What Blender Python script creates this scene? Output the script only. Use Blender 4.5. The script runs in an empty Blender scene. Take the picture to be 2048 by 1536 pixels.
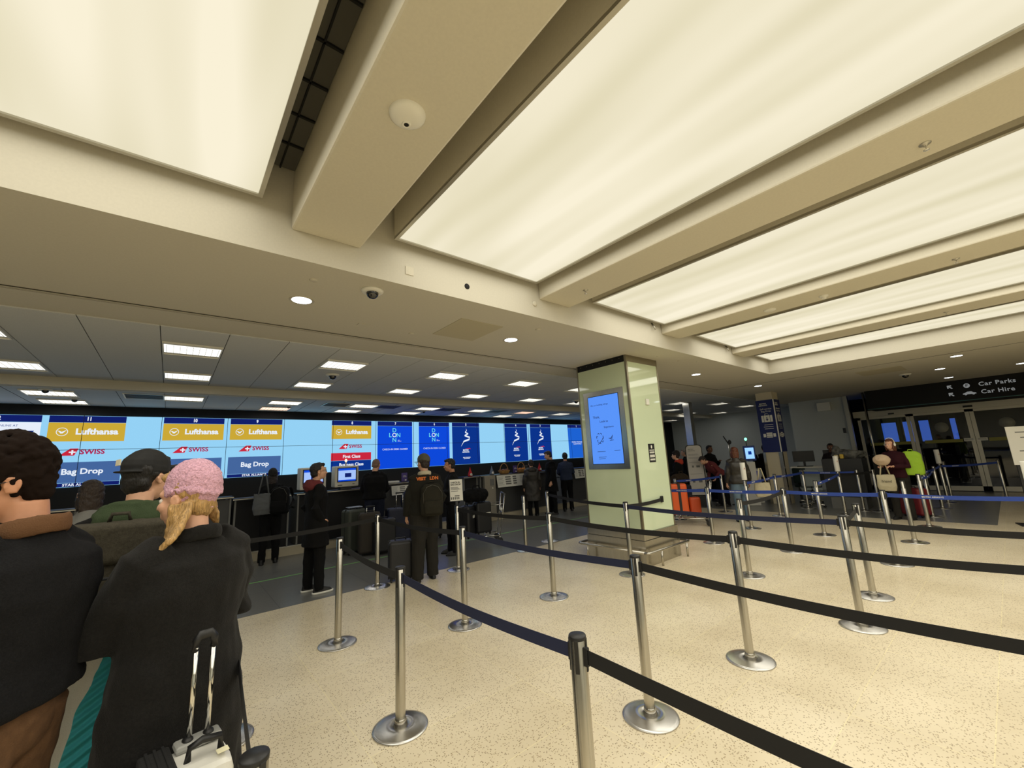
import bpy, bmesh, math, random
from mathutils import Vector, Matrix, noise, Euler
PI = math.pi
sc = bpy.context.scene
COL = sc.collection
# ---------------------------------------------------------------- camera, world, exposure
cd = bpy.data.cameras.new('camera'); cam = bpy.data.objects.new('camera', cd); COL.objects.link(cam)
cd.sensor_width = 36.0; cd.lens = 815.12 / 2048 * 36.0; cd.clip_start = 0.02
cam.matrix_world = Matrix(((0.771854, -0.075557, -0.631295, 0), (-0.633764, -0.170831, -0.754427, 0), (-0.050842, 0.982399, -0.179742, 1.706), (0, 0, 0, 1)))
sc.camera = cam
sc.view_settings.view_transform = 'Standard'; sc.view_settings.look = 'None'
sc.view_settings.gamma = 1.0; sc.view_settings.use_curve_mapping = False
sc.view_settings.exposure = 0.0
w = bpy.data.worlds.new('night'); sc.world = w; w.use_nodes = True
w.node_tree.nodes['Background'].inputs[0].default_value = (0.02, 0.025, 0.035, 1)
w.node_tree.nodes['Background'].inputs[1].default_value = 0.3
sc.cycles.max_bounces = 8; sc.cycles.diffuse_bounces = 5; sc.cycles.use_denoising = True
L_PANEL = 1.0        # big luminous ceiling panels as seen
P_PANEL_FILL = 2.0        # radiance of the unseen area lights added just below the luminous panels
P_TROFF_FILL = 3.0  # radiance of the unseen area light added under each troffer
L_TROFF = 1.6        # fluorescent troffers
L_DOWN = 9.0         # compact downlights
L_SCREEN = 0.95
H = 3.30             # main ceiling height
H2 = 3.15            # lower ceiling beside the video wall
random.seed(7)

# ---------------------------------------------------------------- materials
def lin(c):
    return tuple((v / 255 / 12.92) if v / 255 <= 0.04045 else ((v / 255 + 0.055) / 1.055) ** 2.4 for v in c)
MC = {}
def mat(name, rgb, rough=0.6, metal=0.0, noise_amt=0.0, nscale=30.0, bump=0.0, bscale=200.0, spec=0.5, emit=0.0, alpha=1.0, stretch=None, sheen=0.0, coat=0.0):
    if name in MC: return MC[name]
    m = bpy.data.materials.new(name); m.use_nodes = True
    nt = m.node_tree; b = nt.nodes['Principled BSDF']
    c = lin(rgb) + (1,)
    b.inputs['Base Color'].default_value = c
    b.inputs['Roughness'].default_value = rough; b.inputs['Metallic'].default_value = metal
    b.inputs['Specular IOR Level'].default_value = spec
    if coat: b.inputs['Coat Weight'].default_value = coat
    if sheen: b.inputs['Sheen Weight'].default_value = sheen
    if emit:
        b.inputs['Emission Color'].default_value = c; b.inputs['Emission Strength'].default_value = emit
    if alpha < 1: b.inputs['Alpha'].default_value = alpha
    if noise_amt or bump:
        tc = nt.nodes.new('ShaderNodeTexCoord'); mp = nt.nodes.new('ShaderNodeMapping')
        nt.links.new(tc.outputs['Object'], mp.inputs[0])
        if stretch: mp.inputs['Scale'].default_value = stretch
    if noise_amt:
        n = nt.nodes.new('ShaderNodeTexNoise'); n.inputs['Scale'].default_value = nscale; n.inputs['Detail'].default_value = 4
        r = nt.nodes.new('ShaderNodeValToRGB')
        lo = tuple(max(0, v * (1 - noise_amt)) for v in c[:3]) + (1,); hi = tuple(min(1, v * (1 + noise_amt)) for v in c[:3]) + (1,)
        r.color_ramp.elements[0].color = lo; r.color_ramp.elements[1].color = hi
        r.color_ramp.elements[0].position = 0.35; r.color_ramp.elements[1].position = 0.65
        nt.links.new(mp.outputs[0], n.inputs['Vector']); nt.links.new(n.outputs['Fac'], r.inputs[0]); nt.links.new(r.outputs[0], b.inputs['Base Color'])
    if bump:
        n = nt.nodes.new('ShaderNodeTexNoise'); n.inputs['Scale'].default_value = bscale; n.inputs['Detail'].default_value = 3
        bp = nt.nodes.new('ShaderNodeBump'); bp.inputs['Strength'].default_value = bump; bp.inputs['Distance'].default_value = 0.01
        nt.links.new(mp.outputs[0], n.inputs['Vector']); nt.links.new(n.outputs['Fac'], bp.inputs['Height']); nt.links.new(bp.outputs[0], b.inputs['Normal'])
    MC[name] = m; return m
def emi(name, rgb, strength):
    if name in MC: return MC[name]
    m = bpy.data.materials.new(name); m.use_nodes = True; nt = m.node_tree
    nt.nodes.remove(nt.nodes['Principled BSDF'])
    e = nt.nodes.new('ShaderNodeEmission'); e.inputs[0].default_value = lin(rgb) + (1,); e.inputs[1].default_value = strength
    nt.links.new(e.outputs[0], nt.nodes['Material Output'].inputs[0]); MC[name] = m; return m

def terrazzo():
    m = bpy.data.materials.new('terrazzo'); m.use_nodes = True; nt = m.node_tree; b = nt.nodes['Principled BSDF']; N = nt.nodes.new; L = nt.links.new
    tc = N('ShaderNodeTexCoord')
    br = N('ShaderNodeTexBrick'); br.offset = 0.0; br.squash = 1.0
    br.inputs['Scale'].default_value = 1.0; br.inputs['Mortar Size'].default_value = 0.0028; br.inputs['Mortar Smooth'].default_value = 0.1
    br.inputs['Brick Width'].default_value = 1.2; br.inputs['Row Height'].default_value = 0.6; br.inputs['Bias'].default_value = 0
    br.inputs['Color1'].default_value = lin((222, 209, 180)) + (1,); br.inputs['Color2'].default_value = lin((229, 217, 190)) + (1,); br.inputs['Mortar'].default_value = lin((236, 224, 186)) + (1,)
    mpb = N('ShaderNodeMapping'); mpb.inputs['Rotation'].default_value = (0, 0, 0); mpb.inputs['Location'].default_value = (0.15, 0.25, 0)
    L(tc.outputs['Object'], mpb.inputs[0]); L(mpb.outputs[0], br.inputs['Vector'])
    v = N('ShaderNodeTexVoronoi'); v.inputs['Scale'].default_value = 95; L(tc.outputs['Object'], v.inputs['Vector'])
    sep = N('ShaderNodeSeparateColor'); L(v.outputs['Color'], sep.inputs[0])
    ch = N('ShaderNodeMath'); ch.operation = 'GREATER_THAN'; ch.inputs[1].default_value = 0.68; L(sep.outputs[0], ch.inputs[0])
    di = N('ShaderNodeMath'); di.operation = 'LESS_THAN'; di.inputs[1].default_value = 0.42; L(v.outputs['Distance'], di.inputs[0])
    mu = N('ShaderNodeMath'); mu.operation = 'MULTIPLY'; L(ch.outputs[0], mu.inputs[0]); L(di.outputs[0], mu.inputs[1])
    mu2 = N('ShaderNodeMath'); mu2.operation = 'MULTIPLY'; mu2.inputs[1].default_value = 0.8; L(mu.outputs[0], mu2.inputs[0])
    rc = N('ShaderNodeValToRGB'); L(sep.outputs[1], rc.inputs[0])
    rc.color_ramp.elements[0].color = lin((122, 104, 76)) + (1,); rc.color_ramp.elements[1].color = lin((172, 150, 112)) + (1,)
    mx = N('ShaderNodeMix'); mx.data_type = 'RGBA'; L(mu2.outputs[0], mx.inputs[0]); L(br.outputs['Color'], mx.inputs[6]); L(rc.outputs[0], mx.inputs[7])
    n = N('ShaderNodeTexNoise'); n.inputs['Scale'].default_value = 1.1; n.inputs['Detail'].default_value = 5; L(tc.outputs['Object'], n.inputs['Vector'])
    r2 = N('ShaderNodeValToRGB'); r2.color_ramp.elements[0].color = (0.86, 0.84, 0.80, 1); r2.color_ramp.elements[1].color = (1, 1, 1, 1); r2.color_ramp.elements[0].position = 0.3; r2.color_ramp.elements[1].position = 0.6
    L(n.outputs['Fac'], r2.inputs[0])
    m2 = N('ShaderNodeMix'); m2.data_type = 'RGBA'; m2.blend_type = 'MULTIPLY'; m2.inputs[0].default_value = 1; L(mx.outputs[2], m2.inputs[6]); L(r2.outputs[0], m2.inputs[7])
    L(m2.outputs[2], b.inputs['Base Color']); b.inputs['Roughness'].default_value = 0.33; b.inputs['Specular IOR Level'].default_value = 0.35
    return m
def dark_tile():
    m = bpy.data.materials.new('dark_floor_tile'); m.use_nodes = True; nt = m.node_tree; b = nt.nodes['Principled BSDF']; N = nt.nodes.new; L = nt.links.new
    tc = N('ShaderNodeTexCoord'); br = N('ShaderNodeTexBrick'); br.offset = 0.0
    br.inputs['Scale'].default_value = 1; br.inputs['Mortar Size'].default_value = 0.004; br.inputs['Brick Width'].default_value = 1.2; br.inputs['Row Height'].default_value = 1.2
    br.inputs['Color1'].default_value = lin((110, 110, 107)) + (1,); br.inputs['Color2'].default_value = lin((117, 117, 113)) + (1,); br.inputs['Mortar'].default_value = lin((80, 80, 77)) + (1,)
    L(tc.outputs['Object'], br.inputs['Vector'])
    n = N('ShaderNodeTexNoise'); n.inputs['Scale'].default_value = 60; L(tc.outputs['Object'], n.inputs['Vector'])
    r2 = N('ShaderNodeValToRGB'); r2.color_ramp.elements[0].color = (0.7, 0.7, 0.7, 1); r2.color_ramp.elements[1].color = (1.15, 1.15, 1.15, 1); L(n.outputs['Fac'], r2.inputs[0])
    m2 = N('ShaderNodeMix'); m2.data_type = 'RGBA'; m2.blend_type = 'MULTIPLY'; m2.inputs[0].default_value = 1; L(br.outputs['Color'], m2.inputs[6]); L(r2.outputs[0], m2.inputs[7])
    L(m2.outputs[2], b.inputs['Base Color']); b.inputs['Roughness'].default_value = 0.28
    return m
def radial_steel():
    m = bpy.data.materials.new('turned_steel'); m.use_nodes = True; nt = m.node_tree; b = nt.nodes['Principled BSDF']
    b.inputs['Base Color'].default_value = (0.62, 0.61, 0.59, 1); b.inputs['Metallic'].default_value = 1; b.inputs['Roughness'].default_value = 0.27
    b.inputs['Anisotropic'].default_value = 0.75
    t = nt.nodes.new('ShaderNodeTangent'); t.direction_type = 'RADIAL'; t.axis = 'Z'; nt.links.new(t.outputs[0], b.inputs['Tangent'])
    return m
def light_panel_mat():
    # stretched luminous ceiling: tubes above show as faint soft stripes along the beams
    m = bpy.data.materials.new('luminous_membrane'); m.use_nodes = True; nt = m.node_tree; nt.nodes.remove(nt.nodes['Principled BSDF']); N = nt.nodes.new; L = nt.links.new
    e = N('ShaderNodeEmission'); tc = N('ShaderNodeTexCoord'); mp = N('ShaderNodeMapping'); mp.inputs['Scale'].default_value = (2.6, 0.35, 1)
    n = N('ShaderNodeTexNoise'); n.inputs['Scale'].default_value = 1.0; n.inputs['Detail'].default_value = 1
    r = N('ShaderNodeValToRGB'); r.color_ramp.elements[0].color = lin((226, 217, 184)) + (1,); r.color_ramp.elements[1].color = lin((250, 241, 215)) + (1,)
    r.color_ramp.elements[0].position = 0.32; r.color_ramp.elements[1].position = 0.68
    L(tc.outputs['Object'], mp.inputs[0]); L(mp.outputs[0], n.inputs['Vector']); L(n.outputs['Fac'], r.inputs[0]); L(r.outputs[0], e.inputs[0]); e.inputs[1].default_value = L_PANEL
    L(e.outputs[0], nt.nodes['Material Output'].inputs[0]); return m

M_FLOOR = terrazzo(); M_DARKF = dark_tile(); M_TURN = radial_steel(); M_PANEL = light_panel_mat()
M_CEIL = mat('painted_plaster', (196, 191, 176), 0.85, noise_amt=0.02, nscale=60)
M_TILE = mat('ceiling_tile', (200, 202, 202), 0.9, noise_amt=0.05, nscale=150)
M_FASC = mat('coffer_plaster', (204, 198, 180), 0.8, noise_amt=0.02, nscale=60)
M_ALU = mat('aluminium', (188, 184, 172), 0.35, 0.8)
M_STEEL = mat('brushed_steel', (186, 182, 172), 0.24, 1.0, noise_amt=0.06, nscale=60, stretch=(1, 1, 0.05))
M_CHROME = mat('chrome', (215, 213, 206), 0.09, 1.0)
M_BLACK = mat('black_plastic', (22, 22, 23), 0.45)
M_SOOT = mat('matt_black', (12, 12, 13), 0.8)
M_WHITE = mat('white_plastic', (226, 224, 214), 0.5)
M_WALL = mat('grey_wall_paint', (192, 196, 192), 0.8)
M_GREEN = mat('green_back_painted_glass', (207, 220, 188), 0.06, coat=0.6)
M_NAVY = mat('navy_webbing', (25, 32, 62), 0.8)
M_BELT = mat('black_webbing', (17, 17, 18), 0.8)
M_BLUEB = mat('blue_webbing', (38, 66, 150), 0.7)
M_GREY = mat('grey_laminate', (112, 112, 108), 0.5)
M_DGREY = mat('dark_grey_laminate', (62, 62, 62), 0.5)
M_COUNT = mat('black_worktop', (40, 38, 36), 0.4)
M_VOID = mat('void_sheet', (84, 82, 74), .8)
M_PAPER = mat('white_paper', (222, 220, 210), 0.7)

# ---------------------------------------------------------------- mesh helpers
def nb(): return bmesh.new()
def box(bm, x0, x1, y0, y1, z0, z1, bev=0.0, mi=0):
    r = bmesh.ops.create_cube(bm, size=1.0)
    T = Matrix.Translation(((x0 + x1) / 2, (y0 + y1) / 2, (z0 + z1) / 2)) @ Matrix.Diagonal((abs(x1 - x0), abs(y1 - y0), abs(z1 - z0), 1))
    bmesh.ops.transform(bm, matrix=T, verts=r['verts'])
    fs = set(f for v in r['verts'] for f in v.link_faces)
    for f in fs: f.material_index = mi
    if bev:
        es = set(e for v in r['verts'] for e in v.link_edges)
        bmesh.ops.bevel(bm, geom=list(es), offset=bev, segments=2, affect='EDGES', profile=0.5)
    return bm
def lathe(bm, prof, seg=24, c=(0, 0, 0), mi=0):
    rings = []
    for r, z in prof:
        if r < 1e-5: rings.append([bm.verts.new((c[0], c[1], c[2] + z))])
        else: rings.append([bm.verts.new((c[0] + r * math.cos(2 * PI * i / seg), c[1] + r * math.sin(2 * PI * i / seg), c[2] + z)) for i in range(seg)])
    for a, b in zip(rings, rings[1:]):
        for i in range(seg):
            j = (i + 1) % seg
            q = [a[i % len(a)], a[j % len(a)], b[j % len(b)], b[i % len(b)]]
            q2 = []
            for v in q:
                if v not in q2: q2.append(v)
            if len(q2) > 2:
                try: f = bm.faces.new(q2); f.smooth = True; f.material_index = mi
                except ValueError: pass
    return bm
def frame_at(t, up=Vector((0, 0, 1))):
    t = t.normalized()
    if abs(t.dot(up)) > 0.95: up = Vector((0, 1, 0))
    a = t.cross(up).normalized(); b = a.cross(t).normalized()
    return a, b
def tube(bm, pts, r, seg=10, cap=True, flat=(1, 1), mi=0, up=(0, 0, 1)):
    P = [Vector(p) for p in pts]; n = len(P)
    R = r if isinstance(r, (list, tuple)) else [r] * n
    rings = []
    for i in range(n):
        t = (P[min(i + 1, n - 1)] - P[max(i - 1, 0)])
        a, b = frame_at(t, Vector(up))
        rings.append([bm.verts.new(P[i] + a * math.cos(2 * PI * k / seg) * R[i] * flat[0] + b * math.sin(2 * PI * k / seg) * R[i] * flat[1]) for k in range(seg)])
    for A, B in zip(rings, rings[1:]):
        for k in range(seg):
            f = bm.faces.new((A[k], A[(k + 1) % seg], B[(k + 1) % seg], B[k])); f.smooth = True; f.material_index = mi
    if cap:
        for rg, s in ((rings[0], 1), (rings[-1], -1)):
            f = bm.faces.new(rg if s < 0 else rg[::-1]); f.material_index = mi
    return bm
def ell(bm, c, r, rot=None, u=16, v=10):
    q = bmesh.ops.create_uvsphere(bm, u_segments=u, v_segments=v, radius=1.0)
    T = Matrix.Translation(c) @ ((rot.to_matrix().to_4x4() if rot else Matrix())) @ Matrix.Diagonal((r[0], r[1], r[2], 1))
    bmesh.ops.transform(bm, matrix=T, verts=q['verts'])
    for vv in q['verts']:
        for f in vv.link_faces: f.smooth = True
    return bm
def loft(bm, secs, seg=24, power=2.0):
    # secs: (z, cx, cy, rx, ry)
    rings = []
    for z, cx, cy, rx, ry in secs:
        rg = []
        for k in range(seg):
            a = 2 * PI * k / seg; ca, sa = math.cos(a), math.sin(a)
            x = abs(ca) ** (2 / power) * (1 if ca >= 0 else -1); y = abs(sa) ** (2 / power) * (1 if sa >= 0 else -1)
            rg.append(bm.verts.new((cx + rx * x, cy + ry * y, z)))
        rings.append(rg)
    for A, B in zip(rings, rings[1:]):
        for k in range(seg):
            f = bm.faces.new((A[k], A[(k + 1) % seg], B[(k + 1) % seg], B[k])); f.smooth = True
    bm.faces.new(rings[0][::-1]); bm.faces.new(rings[-1])
    return bm
def prism(bm, pts, y0, y1, axis='y', mi=0):
    # polygon pts (a, b) extruded along axis: x -> (y,z); y -> (x,z); z -> (x,y)
    def P(a, b, h): return {'x': (h, a, b), 'y': (a, h, b), 'z': (a, b, h)}[axis]
    A = [bm.verts.new(P(a, b, y0)) for a, b in pts]; B = [bm.verts.new(P(a, b, y1)) for a, b in pts]
    n = len(pts)
    fs = [bm.faces.new(A), bm.faces.new(B[::-1])]
    for i in range(n): fs.append(bm.faces.new((A[i], B[i], B[(i + 1) % n], A[(i + 1) % n])))
    for f in fs: f.material_index = mi
    bmesh.ops.recalc_face_normals(bm, faces=fs)
    return bm
def obj(name, bm, mats, parent=None, loc=None, rot=None, smooth=None):
    me = bpy.data.meshes.new(name); bmesh.ops.recalc_face_normals(bm, faces=bm.faces[:]); bm.to_mesh(me); bm.free()
    for m in (mats if isinstance(mats, (list, tuple)) else [mats]): me.materials.append(m)
    o = bpy.data.objects.new(name, me); COL.objects.link(o)
    if smooth:
        for p in me.polygons: p.use_smooth = True
    if parent: o.parent = parent
    if loc: o.location = loc
    if rot: o.rotation_euler = rot
    return o
def tag(o, label, cat, group=None):
    o['label'] = label; o['category'] = cat
    if group: o['group'] = group
    return o
def thing(name, label, cat, loc=(0, 0, 0), rz=0.0, group=None):
    o = bpy.data.objects.new(name, None); COL.objects.link(o); o.empty_display_size = 0.1
    o.location = loc; o.rotation_euler = (0, 0, rz); return tag(o, label, cat, group)
def struct(name, bm, m):
    o = obj(name, bm, m); o['kind'] = 'structure'; return o
def copy_tree(o, parent=None):
    c = o.copy(); COL.objects.link(c)
    if parent: c.parent = parent
    for ch in list(o.children): copy_tree(ch, c)
    return c
def remesh(o, vox=0.01, smooth=2, wr=0.0, ws=6.0, seed=0.0, strz=1.0):
    # fuse overlapping volumes into one continuous skin, then add soft folds
    md = o.modifiers.new('r', 'REMESH'); md.mode = 'VOXEL'; md.voxel_size = vox; md.use_smooth_shade = True
    if smooth:
        s = o.modifiers.new('s', 'SMOOTH'); s.factor = 0.5; s.iterations = smooth
    dg = bpy.context.evaluated_depsgraph_get(); dg.update()
    me = bpy.data.meshes.new_from_object(o.evaluated_get(dg)); o.modifiers.clear()
    old = o.data; mats = [m for m in old.materials]; o.data = me; me.name = old.name
    bpy.data.meshes.remove(old)
    me.materials.clear()
    for m in mats: me.materials.append(m)
    for p in me.polygons: p.use_smooth = True; p.material_index = 0
    if wr:
        off = Vector((seed * 3.1, seed * 1.7, seed))
        nrm = [v.normal.copy() for v in me.vertices]
        for v, n in zip(me.vertices, nrm):
            p = Vector((v.co.x * ws, v.co.y * ws, v.co.z * ws * strz)) + off
            q = noise.noise(p) + 0.5 * noise.noise(p * 2.3)
            v.co += n * wr * q
    me.update(); return o
def txt(s, size, m, parent, loc, rot=(PI / 2, 0, 0), align='CENTER', name='lettering', sx=1.0, bold=0.0, space=1.0, ext=0.0008):
    cu = bpy.data.curves.new('t', 'FONT'); cu.body = s; cu.size = size; cu.align_x = align; cu.align_y = 'CENTER'; cu.extrude = ext; cu.offset = bold; cu.space_character = space; cu.resolution_u = 3
    to = bpy.data.objects.new('t', cu); COL.objects.link(to)
    dg = bpy.context.evaluated_depsgraph_get(); dg.update()
    me = bpy.data.meshes.new_from_object(to.evaluated_get(dg)); me.name = name
    bpy.data.objects.remove(to); bpy.data.curves.remove(cu)
    me.transform(Matrix.Diagonal((sx, 1, 1, 1))); me.materials.clear(); me.materials.append(m)
    o = bpy.data.objects.new(name, me); COL.objects.link(o); o.parent = parent; o.location = loc; o.rotation_euler = rot
    return o

# ================================================================ ROOM SHELL
XL, XR, YB, YW = -8.0, 20.4, -8.0, 11.34
def boxo(name, m, *a, parent=None, bev=0):
    return obj(name, box(nb(), *a, bev=bev), m, parent)
f = nb(); box(f, XL, 25, YB, YW + 0.3, -0.2, 0.0); struct('floor', f, M_FLOOR)
f = nb(); box(f, 24.8, 25, YB, YW, 0, 4.4); struct('wall_outer', f, M_SOOT)
f = nb(); box(f, XL, 12.15, 6.2, YW, 0.0, 0.002); box(f, 12.15, XR, 0.45, YW, 0.0, 0.002); struct('floor', f, M_DARKF)
f = nb(); box(f, XL, 12.15, 7.88, 7.92, 0.002, 0.0032); tag(obj('floor_tape', f, mat('green_tape', (110, 170, 90), 0.6)), 'thin green line of tape along the dark floor before the desks', 'tape')
f = nb()
box(f, XL, XR + 0.2, 3.25, 9.18, H, 4.4); box(f, 10.4, XR + 0.2, YB, 3.25, H, 4.4); box(f, XL, XR + 0.2, 9.18, YW + 0.3, H2, 4.4); box(f, XL, 10.4, YB, 3.25, 4.34, 4.4)
ceil = struct('ceiling', f, M_CEIL)
f = nb()   # plank ceiling, joints left open
x = -0.82 - 0.62 * 11
while x < XR - 0.6:
    box(f, x + 0.004, x + 0.616, 5.56, 9.1, H - 0.012, H); x += 0.62
o = obj('tile_field', f, M_TILE, ceil)
f = nb(); x = -0.82 - 0.62 * 11
while x < XR - 0.6:
    box(f, x - 0.004, x + 0.004, 5.6, 9.1, H - 0.005, H); x += 0.62
obj('tile_joint', f, M_SOOT, ceil)
f = nb(); box(f, XL, XR, 9.28, YW, H2 - 0.008, H2); obj('tile_field', f, M_TILE, ceil)
f = nb(); x = -0.8 - 0.62 * 11
while x < XR - 0.6:
    box(f, x, x + 0.006, 9.3, YW, H2 - 0.011, H2 - 0.008); x += 0.62
obj('tile_joint', f, M_SOOT, ceil)
# slot air diffuser running round the hall
f = nb(); box(f, XL, 11.75, 4.96, 5.04, H - 0.002, H + 0.01); box(f, 11.67, 11.75, YB, 5.04, H - 0.002, H + 0.01)
g = nb()
for d in (0.022, 0.05):
    box(g, XL, 11.72, 4.96 + d, 4.966 + d, H - 0.008, H); box(g, 11.67 + d, 11.676 + d, YB, 5.0, H - 0.008, H)
o = struct('trim_1', f, mat('slot_dark', (58, 54, 46), 0.8)); obj('slat', g, M_CEIL, o)
# coffer beams
for i, (a, b) in enumerate(((-2.05, -1.52), (0.58, 1.11), (3.20, 3.72), (5.87, 6.40), (8.47, 9.04), (-4.7, -4.2))):
    f = nb(); box(f, a, b, YB, 3.25, 3.53, 4.36, bev=0.015); struct('trim_%d' % (i + 2), f, M_FASC)
# luminous boxes
def lamp(parent, name, sx, sy, loc, rad, col):  # added area light, unseen by the camera, to brighten the hall
    l = bpy.data.lights.new(name, 'AREA'); l.shape = 'RECTANGLE'; l.size = sx; l.size_y = sy; l.energy = rad * PI * sx * sy; l.color = col
    o = bpy.data.objects.new(name, l); COL.objects.link(o); o.parent = parent; o.location = loc; return o
def light_box(label, x0, x1, z, y1=3.14, y0=-7.6):
    t = thing('light_box', label, 'ceiling light', ((x0 + x1) / 2, y1, z), group='luminous ceiling boxes between the beams')
    hw = (x1 - x0) / 2; Ln = y1 - y0
    f = nb(); box(f, -hw - 0.03, hw + 0.03, -Ln, 0.03, 0.012, 4.30 - z); obj('housing', f, M_FASC, t)
    f = nb()
    for a in ((-hw - 0.03, -hw, -Ln, 0.03), (hw, hw + 0.03, -Ln, 0.03), (-hw, hw, 0, 0.03)): box(f, a[0], a[1], a[2], a[3], -0.012, 0.012)
    obj('frame', f, M_ALU, t)
    f = nb(); vs = [f.verts.new(p) for p in ((-hw, -Ln, 0.0), (-hw, 0, 0.0), (hw, 0, 0.0), (hw, -Ln, 0.0))]; f.faces.new(vs); obj('diffuser', f, M_PANEL, t)
    lamp(t, 'lamp', x1 - x0, Ln, (0, -Ln / 2, -0.02), P_PANEL_FILL, (1.0, 0.965, 0.87))  # extra fill below the diffuser, on top of its own glow
light_box('broad glowing ceiling box at the top left, dark gap beside it', -1.35, 0.34, 3.68)
light_box('largest glowing ceiling box, right of the beam with the round camera', 1.41, 3.07, 3.68)
light_box('glowing ceiling box between the second and third beams from the left', 4.12, 5.80, 3.66)
light_box('glowing ceiling box between the third and fourth beams from the left', 6.88, 8.42, 3.64)
light_box('narrowest glowing ceiling box, farthest right along the coffer edge', 9.43, 10.3, 3.60)
light_box('glowing ceiling box out of view left of the camera', -4.1, -2.3, 3.68)
# suspended grid seen in the gap beside the first beam
f = nb(); box(f, 0.47, 0.48, -4, 3.2, 3.985, 4.0)
for k in range(20): box(f, 0.38, 0.575, 2.9 - 0.3 * k, 2.915 - 0.3 * k, 3.985, 4.0)
sg_ = obj('suspension_grid', f, M_SOOT); obj('backing_sheet', box(nb(), .375, .577, -6, 3.2, 4.0, 4.02), M_VOID, sg_)
tag(sg_, 'dark metal bars in the gap beside the left glowing box', 'ceiling grid')
# walls
f = nb(); box(f, XL, XR, YW, YW + 0.2, 0, H2); struct('wall_far', f, M_SOOT)
f = nb(); box(f, XR, XR + 0.15, 5.2, YW, 0, H); struct('wall_right', f, M_WALL)
f = nb(); box(f, 18.6, 18.75, 3.55, 5.2, 0, H); box(f, 18.6, XR, 5.2, 5.35, 0, H); struct('wall_right', f, M_WALL)
f = nb(); box(f, XL - 0.15, XL, YB, YW, 0, 4.4); struct('wall_left', f, M_WALL)
f = nb(); box(f, XL, XR, YB - 0.15, YB, 0, 4.4); struct('wall_back', f, M_WALL)
f = nb(); box(f, 20.2, XR, 5.4, 11.2, 0.36, 0.44); struct('trim_9', f, M_WHITE)
f = nb(); box(f, 20.3, XR, 5.4, 11.2, 0.0, 0.36); struct('baseboard_right', f, M_DGREY)
f = nb(); box(f, 18.45, 18.6, 3.5, 3.62, 0, H); struct('trim_10', f, M_ALU)
# exit glazing
XE = 19.0
M_GLASS = mat('night_glass', (12, 14, 16), 0.02, spec=0.9, alpha=0.4, coat=0.5)
M_FRAME = mat('door_aluminium', (196, 192, 178), 0.45, 0.4)
def door(name, y0, y1):
    f = nb()
    box(f, XE, XE + 0.06, y0, y0 + 0.09, 0.02, 2.5); box(f, XE, XE + 0.06, y1 - 0.09, y1, 0.02, 2.5)
    box(f, XE, XE + 0.06, y0, y1, 2.42, 2.5); box(f, XE, XE + 0.06, y0, y1, 0.02, 0.16)
    o = struct(name, f, M_FRAME)
    g = obj('pane', box(nb(), XE + 0.02, XE + 0.035, y0 + 0.09, y1 - 0.09, 0.16, 2.42), M_GLASS, o)
    return o
d1 = door('door_1', 2.06, 3.42); d2 = door('door_2', 0.71, 2.05); d3 = door('door_3', -0.8, 0.70); d4 = door('door_4', -2.4, -0.81)
def decals(d, spots, bars, labels):
    M = mat('frosted_disc', (140, 140, 130), 0.5); Y_ = mat('olive_strip', (128, 124, 40), 0.5)
    for y, z in spots:
        f = nb(); lathe(f, [(0, 0), (0.16, 0), (0.16, 0.004), (0, 0.004)], 32); o = obj('disc_sticker', f, M, d, (XE + 0.018, y, z), (0, -PI / 2, 0))
    for a, b in bars: boxo('yellow_strip', Y_, XE + 0.012, XE + 0.018, a, b, 1.5, 1.6, parent=d)
    for a, b in labels:
        boxo('white_notice', M_PAPER, XE - 0.004, XE + 0.018, a, b, 1.52, 1.61, parent=d)
        f = nb(); box(f, XE - 0.006, XE - 0.004, a + .02, b - .02, 1.575, 1.585); box(f, XE - 0.006, XE - 0.004, a + .02, b - .02, 1.545, 1.553); obj('print_line', f, M_DGREY, d)
decals(d2, [(1.37, 1.99)], [(0.97, 1.82)], [(0.73, 0.95)])
decals(d3, [(0.01, 2.01)], [(-0.12, 0.44)], [(0.46, 0.68)])
decals(d1, [], [(2.15, 3.2)], [])
f = nb(); box(f, 18.9, 19.2, YB, 3.5, 2.5, 2.72); struct('trim_11', f, M_FRAME)
f = nb(); box(f, 18.86, 18.9, 0.6, 0.8, 2.55, 2.61); box(f, 18.86, 18.9, 2.4, 2.55, 2.53, 2.58); tag(obj('door_sensor', f, M_BLACK), 'pair of small black sensors above the sliding exit doors', 'sensor')
f = nb(); box(f, 19.0, 19.1, YB, -2.4, 0, 2.5); struct('wall_front', f, M_WALL)
f = nb(); box(f, 19.15, 24.8, -8, 5.1, 0, 0.004); tag(obj('pavement', f, M_DARKF), 'dark pavement outside beyond the glass exit doors', 'pavement')
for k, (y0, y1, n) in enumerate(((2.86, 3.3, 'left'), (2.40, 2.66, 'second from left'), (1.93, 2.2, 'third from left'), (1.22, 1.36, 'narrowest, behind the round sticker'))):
    t = thing('blue_glow_panel', 'blue glowing panel set beyond the exit glass, %s' % n, 'screen', (22.4, (y0 + y1) / 2, 0)); hw = (y1 - y0) / 2
    obj('housing', box(nb(), 0, .08, -hw - .03, hw + .03, 0, 2.5), M_SOOT, t); obj('screen', box(nb(), -.01, 0, -hw, hw, 1.55, 2.35), emi('outdoor_blue', (80, 130, 250), .9), t)  # plain blue emissive rectangles added outside, behind the glass
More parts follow.
